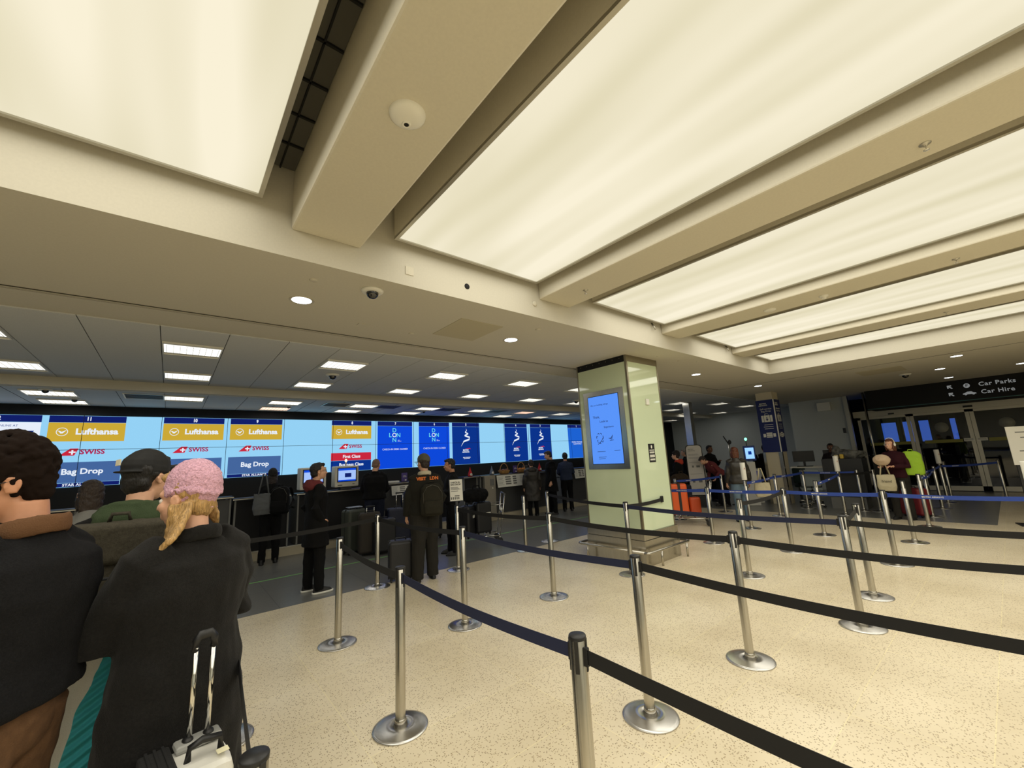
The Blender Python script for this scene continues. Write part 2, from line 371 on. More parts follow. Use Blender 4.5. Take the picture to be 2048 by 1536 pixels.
# header sign
t = thing('header_sign', 'long black overhead sign reading Car Parks and Car Hire above the exit doors', 'sign', (17.6, 0, 2.68))
boxo('panel', M_SOOT, 0, 1.3, -7.9, 2.85, 0, 0.62, parent=t); boxo('edge_strip', mat('teal_edge', (40, 90, 90), 0.4), -0.004, 0, -7.9, 2.85, 0, 0.025, parent=t)
RX = (PI / 2, 0, -PI / 2); M_SG = emi('sign_grey', (150, 152, 150), .6)
txt('Car Parks', 0.155, M_SG, t, (-0.006, 0.0, 0.43), RX, bold=0.003, space=1.1); txt('Car Hire', 0.155, M_SG, t, (-0.006, 0.02, 0.21), RX, bold=0.003, space=1.1)
for zc in (0.43, 0.21):
    f = nb()
    prism(f, [(-0.05, -0.03), (-0.03, -0.05), (0.03, 0.01), (0.03, -0.03), (0.06, -0.03), (0.06, 0.06), (-0.03, 0.06), (-0.03, 0.03), (0.01, 0.03)], 0, 0.002, 'x'); obj('arrow', f, M_SG, t, (-0.006, 0.9, zc))
f = nb(); lathe(f, [(0, 0), (0.065, 0), (0.065, 0.002), (0, 0.002)], 24); obj('parking_disc', f, M_SG, t, (-0.003, 0.57, 0.43), (0, -PI / 2, 0)); txt('P', 0.1, M_SOOT, t, (-0.008, 0.57, 0.43), RX, bold=0.002)
f = nb(); prism(f, [(-0.13, 0), (-0.13, 0.03), (-0.08, 0.045), (-0.04, 0.075), (0.04, 0.075), (0.09, 0.04), (0.13, 0.03), (0.13, 0)], 0, 0.002, 'x'); obj('car_symbol', f, M_SG, t, (-0.006, 0.55, 0.18))
for q in (-0.075, 0.075):
    f = nb(); lathe(f, [(0, 0), (0.026, 0), (0.026, 0.003), (0, 0.003)], 12); obj('wheel', f, M_SG, t, (-0.004, 0.55 + q, 0.182), (0, -PI / 2, 0))

# ================================================================ CEILING FITTINGS
M_TUBE = emi('troffer_glow', (255, 252, 240), L_TROFF); M_TUBEP = emi('troffer_glow_pink', (255, 214, 190), L_TROFF)
def troffer_proto():
    t = thing('troffer_light', 'x', 'ceiling light', (0, 0, 0))
    f = nb()
    for a in ((-.3, -.285, -.3, .3), (.285, .3, -.3, .3), (-.285, .285, -.3, -.285), (-.285, .285, .285, .3)): box(f, *a, -0.02, 0)
    obj('frame', f, M_WHITE, t)
    f = nb(); box(f, -.285, .285, -.2, .2, -0.012, -0.004); obj('tube_tray', f, M_TUBE, t)
    f = nb(); box(f, -.285, .285, .2, .285, -0.008, 0); obj('reflector', f, M_WHITE, t); f = nb(); box(f, -.285, .285, -.285, -.2, -0.008, 0); obj('reflector', f, M_WHITE, t)
    f = nb()
    for k in range(9): box(f, -.26 + k * .065, -.256 + k * .065, -.2, .2, -0.018, -0.012)
    obj('louvre', f, M_ALU, t); lamp(t, 'lamp', .56, .4, (0, 0, -.022), P_TROFF_FILL, (1, .98, .93)); return t  # area light is added fill, stronger than the visible tray
TP = troffer_proto(); used = [False]
ORD = ['first', 'second', 'third', 'fourth', 'fifth', 'sixth', 'seventh', 'eighth', 'ninth', 'tenth']
def troffer(x, y, z, label, pink=False):
    t = TP if not used[0] else copy_tree(TP); used[0] = True
    t.location = (x, y, z); t['label'] = label; t['category'] = 'ceiling light'; t['group'] = 'square recessed troffer lights over the check-in area'
    if pink:
        for c in t.children:
            if c.name.startswith('tube_tray'): c.data = c.data.copy(); c.data.materials[0] = M_TUBEP
rows = [('in the nearest row to the coffer', 6.5, H - .012, [-1.75, 0.11, 1.98, 3.85, 5.72, 7.6]), ('in the second row back from the coffer', 8.33, H - .012, [-1.75, 0.11, 1.98, 3.84, 5.7, 7.6, 9.5]),
        ('in the third row, just past the ceiling step', 9.82, H2 - .008, [-1.6, 0.1, 1.8, 3.49, 5.19, 6.85, 8.62, 10.3]), ('in the last row above the video wall', 10.83, H2 - .008, [-1.58, 1.78, 3.43, 5.13, 6.79, 8.52, 10.25])]
for rn, y, z, xs in rows:
    for k, x in enumerate(xs): troffer(x, y, z, 'lit troffer light %s, %s from the left' % (rn, ORD[k]), pink=(abs(x - 1.78) < .01 or abs(x - 8.62) < .01))
for k, (x, y, n) in enumerate(((13.3, 7.1, 'nearest, just right of the green pillar'), (15.2, 6.55, 'right of the steel post'), (17.45, 6.5, 'left of the blue column top'), (15.2, 8.4, 'second down beside the green pillar'), (19.2, 8.3, 'lowest right of the steel post'), (17.5, 8.9, 'crossed by the steel post'), (18.6, 10.4, 'farthest, above the end of the black wall'))):
    troffer(x, y, H - .012 if y < 9.1 else H2 - .008, 'lit troffer light %s' % n)
M_VENT = mat('vent_dark', (48, 48, 48), 0.7)
for k, (x, y) in enumerate(((-.45, 9.76), (2.86, 9.78), (4.1, 9.8), (5.8, 9.8), (7.5, 9.78))):
    t = thing('air_vent', 'dark square air vent %s of the third troffer row' % ['left of the second light', 'left of the fourth light', 'right of the fourth light', 'right of the fifth light', 'right of the sixth light'][k], 'vent', (x, y, H2 - .008), group='dark square ceiling vents')
    f = nb(); box(f, -.26, .26, -.27, .27, -.006, 0); obj('backing', f, M_VENT, t)
    f = nb()
    for a in ((-.28, -.26, -.29, .29), (.26, .28, -.29, .29), (-.26, .26, -.29, -.27), (-.26, .26, .27, .29)): box(f, *a, -.012, 0)
    obj('frame', f, M_ALU, t)
    f = nb()
    for j in range(6): box(f, -.26, .26, -.22 + j * .08, -.2 + j * .08, -.012, -.006)
    obj('slat', f, M_DGREY, t)
M_DOWN = emi('downlight_glow', (240, 248, 255), L_DOWN); M_DRIM = mat('downlight_rim', (180, 172, 150), 0.4)
for x, y, n in ((0.85, 4.09, 'nearest, left of the black dome camera'), (3.46, 4.11, 'right of the square ceiling hatch'), (8.68, 4.12, 'just right of the green pillar'), (12.13, 4.12, 'over the blue column'), (12.2, .43, 'largest over the exit hall'), (14.1, .81, 'middle over the exit hall'), (16.5, .82, 'nearest the exit sign'), (15.3, -.45, 'at the right picture edge')):
    t = thing('downlight', 'round recessed downlight, %s' % n, 'ceiling light', (x, y, H), group='round recessed downlights')
    f = nb(); lathe(f, [(0.085, -0.001), (0.1, -0.006), (0.108, -0.004), (0.11, 0)], 28); obj('trim_ring', f, M_DRIM, t)
    f = nb(); lathe(f, [(0, -0.003), (0.086, -0.003)], 28); obj('lens', f, M_DOWN, t)
M_DOME = mat('smoked_dome', (14, 14, 16), 0.05, coat=1)
def dome_cam(x, y, z, s, label):
    t = thing('dome_camera', label, 'security camera', (x, y, z))
    f = nb(); lathe(f, [(0, 0), (.1 * s, 0), (.1 * s, -.008 * s), (.09 * s, -.02 * s), (.06 * s, -.024 * s), (0, -.024 * s)], 28); obj('mount', f, M_WHITE, t)
    f = nb(); lathe(f, [(.055 * s, -.022 * s), (.054 * s, -.04 * s), (.044 * s, -.06 * s), (.025 * s, -.075 * s), (0, -.08 * s)], 24); obj('dome', f, M_DOME, t)
dome_cam(1.32, 3.52, H, 1.0, 'black dome security camera on a white disc close to the coffer edge')
dome_cam(2.04, 7.25, H - .012, 1.1, 'dark dome camera between the two troffers over the bag drop displays')
dome_cam(9.04, 7.92, H - .012, 1.1, 'dark dome camera just left of the green pillar')
dome_cam(-1.60, 9.45, H2 - .008, 0.8, 'small dark dome camera above display 11, nearer of two')
dome_cam(-1.40, 10.4, H2 - .008, 0.8, 'small dark dome camera above display 11, farther of two')
dome_cam(14.2, 1.44, H, 1.2, 'black dome camera in the exit hall ceiling')
dome_cam(5.35, 10.3, H2 - .008, 0.8, 'small dark dome camera over the closed check-in displays')
dome_cam(1.98, 10.35, H2 - .008, 0.7, 'small dark dome camera beside the pinkish troffer')
# fish-eye camera on first beam
t = thing('fisheye_camera', 'round white ceiling camera with a black lens under the first beam', 'security camera', (0.83, 1.74, 3.53))
f = nb(); lathe(f, [(0, -.03), (.04, -.03), (.075, -.024), (.092, -.012), (.095, 0)], 36); obj('shell', f, M_WHITE, t)
f = nb(); lathe(f, [(.012, -.031), (.018, -.036), (.024, -.034), (.024, -.028)], 24, (.01, .035, 0)); lathe(f, [(0, -.032), (.013, -.033)], 24, (.01, .035, 0), mi=1); obj('lens', f, [M_WHITE, M_SOOT], t)
def sprinkler(x, y, z, label):
    t = thing('sprinkler', label, 'sprinkler', (x, y, z))
    f = nb(); lathe(f, [(.03, 0), (.03, -.004), (.012, -.008), (.008, -.02), (0, -.02)], 16); obj('escutcheon', f, M_ALU, t)
    f = nb(); tube(f, [(-.008, 0, -.018), (-.012, 0, -.03), (0, 0, -.042)], .002, 6); tube(f, [(.008, 0, -.018), (.012, 0, -.03), (0, 0, -.042)], .002, 6); lathe(f, [(0, -.042), (.016, -.042), (.016, -.045), (0, -.045)], 12); obj('deflector', f, M_CHROME, t)
sprinkler(3.53, .03, 3.53, 'small chrome sprinkler on the second beam at upper right'); sprinkler(6.2, .05, 3.53, 'small chrome sprinkler on the third beam from the left'); sprinkler(3.46, 2.76, 3.53, 'tiny sprinkler near the wall end of the second beam')
sprinkler(8.78, .3, 3.53, 'tiny sprinkler on the fourth beam from the left')
def disc(x, y, z, r, name, label, cat, h=.02, m=None, dots=False):
    t = thing(name, label, cat, (x, y, z))
    f = nb(); lathe(f, [(0, -h), (r * .8, -h), (r, -h * .5), (r, 0)], 24); obj('cover', f, m or M_CEIL, t)
    if dots:
        f = nb(); lathe(f, [(0, -h - .025), (r * .45, -h - .025), (r * .55, -h)], 16); obj('sensor_head', f, M_WHITE, t)
disc(.83, 3.57, H, .035, 'round_blank', 'small round blank cap on the ceiling left of the dome camera', 'cap', .008); disc(2.19, 4.52, H, .035, 'round_blank', 'small round cap near the air slot left of the hatch', 'cap', .008)
disc(3.47, 3.58, H, .035, 'round_blank', 'small round cap between the hatch and the coffer edge', 'cap', .008)
disc(6.17, 1.8, 3.53, .075, 'smoke_detector', 'flat round detector on the third beam', 'smoke detector', .02, M_WHITE); disc(6.21, 1.2, 3.53, .05, 'smoke_detector', 'white smoke detector with raised head on the third beam', 'smoke detector', .02, M_WHITE, True)
for x, y, n in ((6.3, 3.6, 'right of the green pillar top'), (7.0, 3.6, 'between the pillar and its downlight'), (7.4, 3.45, 'beside the coffer edge past the pillar')): disc(x, y, H, .03, 'round_blank', 'tiny ceiling cap %s' % n, 'cap', .006)
tag(boxo('access_hatch', mat('hatch_paint', (182, 174, 148), 0.8), 2.42, 3.02, 3.72, 4.40, H - .004, H), 'flush square ceiling hatch left of the second downlight', 'hatch')
tag(boxo('access_hatch', mat('hatch_paint', (182, 174, 148), 0.8), 12.4, 13.3, 1.3, 2.1, H - .006, H - .0005), 'flush rectangular ceiling hatch over the exit hall', 'hatch')
tag(boxo('ceiling_plate', M_CEIL, 1.52, 1.6, 4.45, 4.53, H - .006, H), 'tiny square plate on the ceiling below the dome camera', 'plate')
tag(boxo('wall_plate', M_FASC, 1.52, 1.60, 3.244, 3.25, 3.41, 3.49), 'small square plate on the coffer side right of the first beam', 'plate')
f = nb(); lathe(f, [(0, 0), (.03, 0), (.03, .003), (0, .003)], 20); tag(obj('cable_hole', f, M_SOOT, None, (2.19, 3.25, 3.45), (PI / 2, 0, 0)), 'black round hole in the coffer side', 'hole')
f = nb(); lathe(f, [(.03, 0), (.032, .01), (.02, .016), (0, .016)], 20); tag(obj('conduit_box', f, M_FASC, None, (3.12, 3.25, 3.46), (PI / 2, 0, 0)), 'round junction box on the coffer side at the second beam', 'junction box')
for x, n in ((5.6, 'third'), (8.2, 'fourth')):
    f = nb(); tube(f, [(x, 3.24, 3.66), (x, 3.21, 3.60), (x + .02, 3.20, 3.55)], .012, 8); tag(obj('cable_clamp', f, M_ALU), 'small metal clamp hanging by the %s beam end' % n, 'clamp')
tag(boxo('wall_speaker', M_WHITE, 18.4, 18.6, 4.0, 4.4, 2.85, 3.15), 'white square unit high on the grey wall right of the blue column', 'speaker')
tag(boxo('wall_switch', M_DGREY, 18.57, 18.6, 3.72, 3.8, 2.0, 2.18), 'small dark switch on the grey wall beside the exit', 'switch')

# ================================================================ GREEN GLASS PILLAR
PX0, PX1, PY0, PY1 = 5.65, 6.57, 3.81, 4.87
t = thing('pillar', 'big square pillar clad in pale green glass on a steel base', 'pillar', ((PX0 + PX1) / 2, (PY0 + PY1) / 2, 0)); cx, cy = t.location.x, t.location.y
def lb(n, m, x0, x1, y0, y1, z0, z1, bev=0, p=t): return obj(n, box(nb(), x0 - cx, x1 - cx, y0 - cy, y1 - cy, z0, z1, bev=bev), m, p)
lb('cladding', M_GREEN, PX0, PX1, PY0, PY1, .49, 3.2)
M_BRONZE = mat('dull_steel', (150, 142, 122), 0.35, 0.9)
lb('corner_trim', M_BRONZE, PX0 - .006, PX0 + .03, PY0 - .006, PY0 + .03, .49, H); lb('corner_trim', M_BRONZE, PX1 - .02, PX1 + .006, PY0 - .006, PY0 + .02, .49, H); lb('corner_trim', M_BRONZE, PX0 - .006, PX0 + .02, PY1 - .02, PY1 + .006, .49, H)
lb('top_band', M_SOOT, PX0 - .004, PX0 + .2, PY0 + .03, PY1, 3.19, H); lb('top_band', M_BRONZE, PX0 + .03, PX1, PY0 - .004, PY0 + .2, 3.19, H)
f = nb()
for k in range(7): ell(f, (PX0 - .006 - cx, PY0 + .12 + k * .14 - cy, 3.26), (.006, .006, .006), u=8, v=6)
obj('rivet', f, M_BRONZE, t)
lb('base', M_STEEL, PX0 - .035, PX1 + .035, PY0 - .035, PY1 + .035, 0, .37); lb('base_cap', M_STEEL, PX0 - .03, PX1 + .03, PY0 - .03, PY1 + .03, .376, .488, .004); lb('shadow_gap', M_SOOT, PX0 - .02, PX1 + .02, PY0 - .02, PY1 + .02, .36, .38)
t = thing('guard_rail', 'low bent steel bumper rail around the foot of the green pillar', 'rail', (cx, cy, 0))
x0, x1, y0, y1 = PX0 - .15 - cx, PX1 + .15 - cx, PY0 - .15 - cy, PY1 + .15 - cy
c = .06; pts = []
for (ax, ay, sx, sy) in ((x0, y0, 1, 1), (x1, y0, -1, 1), (x1, y1, -1, -1), (x0, y1, 1, -1)):
    a = [(ax, ay + sy * c, .23), (ax + sx * c * .3, ay + sy * c * .3, .23), (ax + sx * c, ay, .23)]
    if len(pts) // 3 % 2: a = a[::-1]
    pts += a
f = nb(); tube(f, pts + [pts[0]], .021, 12); obj('rail', f, M_STEEL, t)
for x, y in ((x0, y0 + .3), (x0, y1 - .2), (x0 + .35, y0), (x1 - .12, y0), (x1, y0 + .3), (x1, y1 - .2), (x0 + .3, y1), (x1 - .2, y1)):
    f = nb(); tube(f, [(x, y, 0), (x, y, .23)], .017, 10); obj('leg', f, M_STEEL, t)
# display on pillar
M_SCRB = emi('pillar_screen_blue', (92, 152, 255), L_SCREEN * 1.0); M_INK = mat('screen_ink', (30, 55, 120), 0.6); M_INKR = mat('screen_ink_red', (150, 90, 170), 0.6)
t = thing('display_screen', 'tall blue advertising screen in a steel surround on the green pillar', 'screen', (PX0, 4.34, 1.45))
obj('surround', box(nb(), -.012, -.001, -.42, .42, 0, 1.33), M_STEEL, t)
obj('bezel', box(nb(), -.014, -.012, -.325, .325, .08, 1.25), M_SOOT, t)
s_ = obj('screen', box(nb(), -.017, -.014, -.315, .315, .09, 1.24), M_SCRB, t)
txt('We are building tidings', .036, M_INK, s_, (-.0185, .27, 1.09), RX, 'LEFT', space=1.1)
txt('Think,', .06, M_INK, s_, (-.0185, .24, .88), RX, 'LEFT'); txt('Look to', .055, M_INK, s_, (-.0185, .10, .80), RX, 'LEFT'); txt('Experience', .045, M_INK, s_, (-.0185, .02, .70), RX, 'LEFT')
f = nb()
for k in range(7):
    a = k * .9; tube(f, [(-.018, .12 + .07 * math.cos(a), .52 + .09 * math.sin(a)), (-.018, .12 + .075 * math.cos(a + .3), .52 + .09 * math.sin(a + .4)), (-.018, .12 + .05 * math.cos(a + .5), .52 + .07 * math.sin(a + .5))], .006, 6)
tube(f, [(-.018, .17, .42), (-.018, .12, .45), (-.018, .05, .52)], .005, 6)
obj('doodle', f, M_INK, s_)
f = nb()
for k in range(4): tube(f, [(-.018, -.12 + k * .02, .48 + k * .01), (-.018, -.14 + k * .01, .56 - k * .02)], .004, 6)
tube(f, [(-.018, -.08, .47), (-.018, -.16, .475)], .004, 6); obj('doodle', f, M_INK, s_)
f = nb(); box(f, -.0185, -.017, .03, .2, .29, .297); box(f, -.0185, -.017, .02, .18, .20, .206); box(f, -.0185, -.017, .04, .18, .17, .176); box(f, -.0185, -.017, -.27, -.15, .30, .306); obj('print_line', f, M_INK, s_)
# plaque, thermostat, belt clip
t = thing('info_plaque', 'small black notice plate with white text on the green pillar', 'plaque', (6.12, PY0, 1.53))
obj('plate', box(nb(), -.09, .09, -.004, 0, 0, .30), M_SOOT, t)
f = nb(); ell(f, (0, -.005, .25), (.02, .002, .03)); obj('emblem', f, M_WHITE, t)
f = nb(); [box(f, -.07, .07, -.006, -.004, z, z + .012) for z in (.19, .16, .145, .11, .095, .08, .045, .03)]; obj('print_line', f, M_WHITE, t)
tag(boxo('wall_sensor', M_WHITE, 6.09, 6.18, PY0 - .025, PY0, 2.48, 2.58, bev=.006), 'small white sensor box high on the green pillar', 'sensor')
t = thing('wall_clip', 'black belt clip fixed on the green pillar', 'clip', (6.24, PY0, .93)); obj('bracket', box(nb(), -.03, .03, -.03, 0, -.05, .05, bev=.008), M_BLACK, t)

# blue column with self-service notices
t = thing('column', 'square column wrapped in dark blue bag drop signs, cream below', 'column', (14.1, 4.6, 0)); cx, cy = 14.1, 4.6
M_CREAM = mat('cream_panel', (196, 186, 160), 0.6); M_BANAVY = mat('sign_navy', (20, 34, 96), 0.5)
lb('core', M_CREAM, 13.87, 14.33, 4.38, 4.83, 0, H, p=t)
lb('blue_wrap', M_BANAVY, 13.85, 14.35, 4.36, 4.85, 1.5, 3.07, p=t); lb('corner_guard', M_STEEL, 13.84, 13.93, 4.35, 4.44, 0, 1.5, p=t); lb('corner_guard', M_STEEL, 13.84, 13.9, 4.79, 4.86, 0, 1.5, p=t); lb('edge_strip', M_WHITE, 13.84, 13.87, 4.35, 4.375, 1.5, 3.07, p=t)
for face in (0, 1):
    def F(u, z): return (13.845 - cx, 4.60 - u - cy, z) if face == 0 else (14.10 + u - cx, 4.352 - cy, z)
    R_ = RX if face == 0 else (PI / 2, 0, 0)
    txt('BRITISH\nAIRWAYS', .055, M_WHITE, t, F(-.06, 2.93), R_, bold=.001); txt('Self-service\nBag Drop', .07, M_WHITE, t, F(0, 2.76), R_)
    f = nb(); box(f, -.002, .0, -.15, .15, 0, .2, bev=0); o = obj('suitcase_symbol', f, M_WHITE, t, F(0, 2.4), (0, 0, 0 if face == 0 else PI / 2))
    f = nb(); box(f, -.004, -.002, -.09, -.08, 0, .2); box(f, -.004, -.002, .08, .09, 0, .2); box(f, -.004, -.002, -.012, .012, .07, .15); prism(f, [(-.04, .08), (.04, .08), (0, .035)], -.004, -.002, 'x'); obj('symbol_detail', f, M_BANAVY, t, F(0, 2.4), (0, 0, 0 if face == 0 else PI / 2))
    f = nb(); tube(f, [(-.001, -.05, .2), (-.001, -.04, .25), (-.001, .04, .25), (-.001, .05, .2)], .008, 6); obj('suitcase_symbol', f, M_WHITE, t, F(0, 2.4), (0, 0, 0 if face == 0 else PI / 2))
    f = nb(); [box(f, -.002, 0, -.14, .1 + .02 * (k % 2), z, z + .014) for k, z in enumerate((2.31, 2.25, 2.19))]; obj('print_line', f, M_WHITE, t, F(0, 0), (0, 0, 0 if face == 0 else PI / 2))
    f = nb(); box(f, -.002, 0, -.08, .08, 1.93, 2.08); box(f, -.002, 0, -.17, -.1, 1.95, 2.05); box(f, -.002, 0, .1, .17, 1.95, 2.05); obj('label_symbol', f, M_WHITE, t, F(0, 0), (0, 0, 0 if face == 0 else PI / 2))
    f = nb(); box(f, -.004, -.002, -.08, .08, 1.96, 1.97); box(f, -.004, -.002, -.08, .08, 2.03, 2.04); obj('symbol_detail', f, M_BANAVY, t, F(0, 0), (0, 0, 0 if face == 0 else PI / 2))
f = nb(); box(f, 13.4, 13.62, 6.75, 6.97, 0, H); tag(obj('steel_post', f, M_STEEL), 'square bare steel post rising to the ceiling right of the green pillar', 'post')
f = nb(); tube(f, [(17.9, 2.95, 0), (17.9, 2.95, H)], .035, 14); tag(obj('pole', f, M_STEEL), 'thin vertical steel pole in front of the exit glass', 'pole')

# ================================================================ VIDEO WALL
VY = 11.30
t = thing('video_wall', 'long wall of joined blue display screens above the check-in desks', 'video wall', (5.0, VY, 1.60)); ox = 5.0
def vb(n, m, x0, x1, z0, z1, d0, d1, p): return obj(n, box(nb(), x0 - ox, x1 - ox, d0, d1, z0 - 1.6, z1 - 1.6), m, p)
M_SKY = emi('screen_pale_blue', (152, 214, 250), L_SCREEN); M_HDR = emi('screen_navy', (18, 32, 108), L_SCREEN); M_GOLD = emi('screen_gold', (208, 172, 56), L_SCREEN)
M_SLATE = emi('screen_slate', (70, 104, 160), L_SCREEN); M_DEEP = emi('screen_deep_blue', (12, 52, 142), L_SCREEN); M_ROYAL = emi('screen_royal', (14, 74, 222), L_SCREEN)
M_TW = emi('screen_white', (236, 244, 255), L_SCREEN); M_TR = emi('screen_red', (206, 40, 62), L_SCREEN); M_SWR = emi('screen_crimson', (176, 30, 80), L_SCREEN); M_CY = emi('screen_cyan', (110, 226, 240), L_SCREEN); M_MID = emi('screen_mid_blue', (30, 100, 214), L_SCREEN)
seams = [-1.36 + 1.148 * k for k in range(-4, 14)]
for a, b in zip(seams, seams[1:]):
    for z0, z1 in ((1.60, 2.287), (2.293, 2.94)):
        vb('screen', M_SKY, a + .003, b - .003, z0, z1, 0, .03, t)
f = nb()
for a in seams: box(f, a - .004 - ox, a + .004 - ox, -.0075, 0, 0, 1.34)
box(f, seams[0] - ox, seams[-1] - ox, -.0075, 0, .686, .694); obj('bezel_line', f, M_SOOT, t)
def disp(x0, num, kind):
    x1 = x0 + 1.05; xm = (x0 + x1) / 2 - ox
    d = vb('desk_display', M_HDR, x0, x1, 2.81, 2.935, -.004, 0, t)
    if num: txt(num, .1, M_TW, d, (xm, -.005, 1.275), bold=.004, sx=.75)
    if kind in 'LF':
        vb('gold_banner', M_GOLD, x0, x1, 2.45, 2.805, -.004, 0, d)
        txt('Lufthansa', .155, M_TW, d, (xm + .13, -.005, 1.03), bold=.006)
        f = nb(); rr = .078
        for k in range(28):
            a = 2 * PI * k / 28; b = 2 * PI * (k + 1) / 28
            prism(f, [(rr * math.cos(a), rr * math.sin(a)), (rr * math.cos(b), rr * math.sin(b)), ((rr - .01) * math.cos(b), (rr - .01) * math.sin(b)), ((rr - .01) * math.cos(a), (rr - .01) * math.sin(a))], -.002, 0)
        prism(f, [(-.066, .02), (-.03, .018), (-.005, .0), (.06, .035), (.01, -.03), (-.02, -.03), (-.04, .005)], -.002, 0)
        obj('crane_emblem', f, M_TW, d, (xm - .34, -.005, 1.03))
        txt('SWISS', .125, M_SWR, d, (xm + .1, -.005, .645), bold=.004, space=1.02)
        f = nb(); prism(f, [(-.17, -.062), (.03, -.062), (.08, .07), (-.03, .07)], -.002, 0); obj('tail_emblem', f, M_TR, d, (xm - .17, -.003, .645))
        f = nb(); box(f, -.012, .012, -.004, -.002, -.045, .045); box(f, -.045, .045, -.004, -.002, -.012, .012); obj('cross', f, M_TW, d, (xm - .17, -.003, .645))
    if kind == 'L':
        vb('service_panel', M_SLATE, x0, x1, 1.68, 2.06, -.004, 0, d); txt('Bag Drop', .145, M_TW, d, (xm, -.005, .28), bold=.004)
        vb('alliance_strip', M_HDR, x0, x1, 1.605, 1.675, -.004, 0, d); txt('STAR ALLIANCE', .062, M_TW, d, (xm, -.005, .04), bold=.002, space=1.1)
    if kind == 'F':
        vb('service_panel', M_TR, x0, x1, 1.88, 2.08, -.004, 0, d); txt('First Class', .11, M_TW, d, (xm, -.005, .38), bold=.003)
        vb('service_panel', M_DEEP, x0, x1, 1.605, 1.875, -.004, 0, d); txt('Business Class', .11, M_TW, d, (xm, -.005, .17), bold=.003)
    if kind == 'C':
        vb('closed_panel', M_ROYAL, x0, x1, 1.605, 2.805, -.004, 0, d)
        for s, dx, dz in (('L', -.125, 0), ('O', -.0, 0), ('N', .125, 0), ('D', 0, .14), ('N', 0, -.14)): txt(s, .17, M_CY if s != 'O' else M_TW, d, (xm - .03 + dx, -.005, .94 + dz), bold=.002)
        txt('CITY\nAIRPORT', .028, M_TW, d, (xm + .07, -.005, .78), align='LEFT'); txt('CHECK-IN DESK CLOSED', .068, M_TW, d, (xm, -.005, .54))
    if kind == 'B':
        vb('airline_panel', M_DEEP, x0, x1, 1.605, 2.805, -.004, 0, d)
        f = nb(); pts = [(.0, 1.14), (.03, 1.09), (-.04, 1.03), (.08, .98), (-.06, .92), (.14, .86), (.12, .80), (-.1, .73), (-.2, .58)]; wv = [.004, .012, .016, .02, .022, .026, .03, .026, .004]
        for (a, b), (c_, e_), w0, w1 in zip(pts, pts[1:], wv, wv[1:]): prism(f, [(a, b - w0), (a, b + w0), (c_, e_ + w1), (c_, e_ - w1)], -.002, 0)
        obj('ribbon_emblem', f, M_TW, d, (xm, -.004, 0))
        txt('BRITISH\nAIRWAYS', .062, M_TW, d, (xm - .03, -.005, .42), bold=.002)
        f = nb(); prism(f, [(-.06, .50), (.12, .52), (.17, .48), (.13, .49)], -.002, 0); obj('speed_ribbon', f, M_TR, d, (xm, -.004, 0)); txt('EURO TRAVELLER\nCLUB EUROPE', .036, M_TW, d, (xm, -.005, .2), bold=.001)
    if kind == 'J':
        vb('airline_panel', M_TW, x0, x1, 1.605, 2.805, -.003, 0, d)
        f = nb(); prism(f, [(-.35, 1.05), (.45, 1.05), (.4, .95), (.2, .95), (.1, .6), (-.05, .6), (.05, .95), (-.35, .95)], -.002, 0); obj('airline_mark', f, M_DEEP, d, (xm, -.004, 0)); txt('CHECK IN ONLINE AT', .05, M_DEEP, d, (xm, -.005, 1.14))
    if kind == 'P':
        vb('airline_panel', M_MID, x0, x1, 1.605, 2.805, -.004, 0, d); txt('WORLD TRAVELLER\nCLUB WORLD', .075, M_TW, d, (xm, -.005, .6))
for x0, n, k in ((-2.95, '12', 'J'), (-1.81, '11', 'L'), (-.18, '10', 'L'), (.99, '9', 'L'), (3.20, '8', 'F'), (4.43, '7', 'C'), (5.70, '6', 'C'), (6.86, '5', 'B'), (9.0, '4', 'B'), (10.21, '3', 'B'), (12.25, '1', 'P')): disp(x0, n, k)

# ================================================================ QUEUE BARRIERS
ST = {}
def st_proto():
    t = thing('queue_stanchion', 'x', 'barrier post', (0, 0, 0))
    f = nb(); lathe(f, [(0, .03), (.034, .03), (.036, .034), (.10, .025), (.16, .014), (.178, .009), (.18, .004), (.178, 0), (0, 0)], 56); obj('base', f, M_TURN, t)
    f = nb(); lathe(f, [(.033, .028), (.033, .985), (.031, .988)], 28); obj('post', f, M_STEEL, t)
    f = nb(); lathe(f, [(.0345, .985), (.0352, .996), (.033, 1.0), (.0, 1.0)], 28); obj('cap', f, M_BLACK, t)
    f = nb(); lathe(f, [(.036, .03), (.040, .034), (.038, .055), (.0345, .06)], 28); obj('collar', f, M_STEEL, t)
    f = nb()
    for k in range(4):
        a = k * PI / 2 + .6; c_, s_ = math.cos(a), math.sin(a)
        q = nb(); box(q, .026, .0365, -.008, .008, .87, .99, bev=.002)
        bmesh.ops.rotate(q, cent=(0, 0, 0), matrix=Matrix.Rotation(a, 3, 'Z'), verts=q.verts); me = bpy.data.meshes.new('x'); q.to_mesh(me); q.free(); f.from_mesh(me); bpy.data.meshes.remove(me)
    obj('belt_slot', f, M_BLACK, t); return t
SP = st_proto(); su = [False]
def stan(key, x, y, label, sign=None):
    t = SP if not su[0] else copy_tree(SP); su[0] = True
    t.location = (x, y, 0.003 if (y > 6.2 or x > 12.15) else 0); t['label'] = label; t['category'] = 'barrier post'; t['group'] = 'steel queue stanchions'; ST[key] = t
    t.rotation_euler = (0, 0, random.uniform(-.2, .2))
    if sign == 'tube':
        f = nb(); lathe(f, [(0, 1.0), (.05, 1.0), (.052, 1.01), (.052, 1.36), (.05, 1.365), (0, 1.365)], 20); obj('white_sleeve', f, M_WHITE, t)
        txt('A', .05, mat('faint_red', (190, 90, 80), .6), t, (-.04, -.04, 1.24), (PI / 2, 0, -PI / 4))
    return t
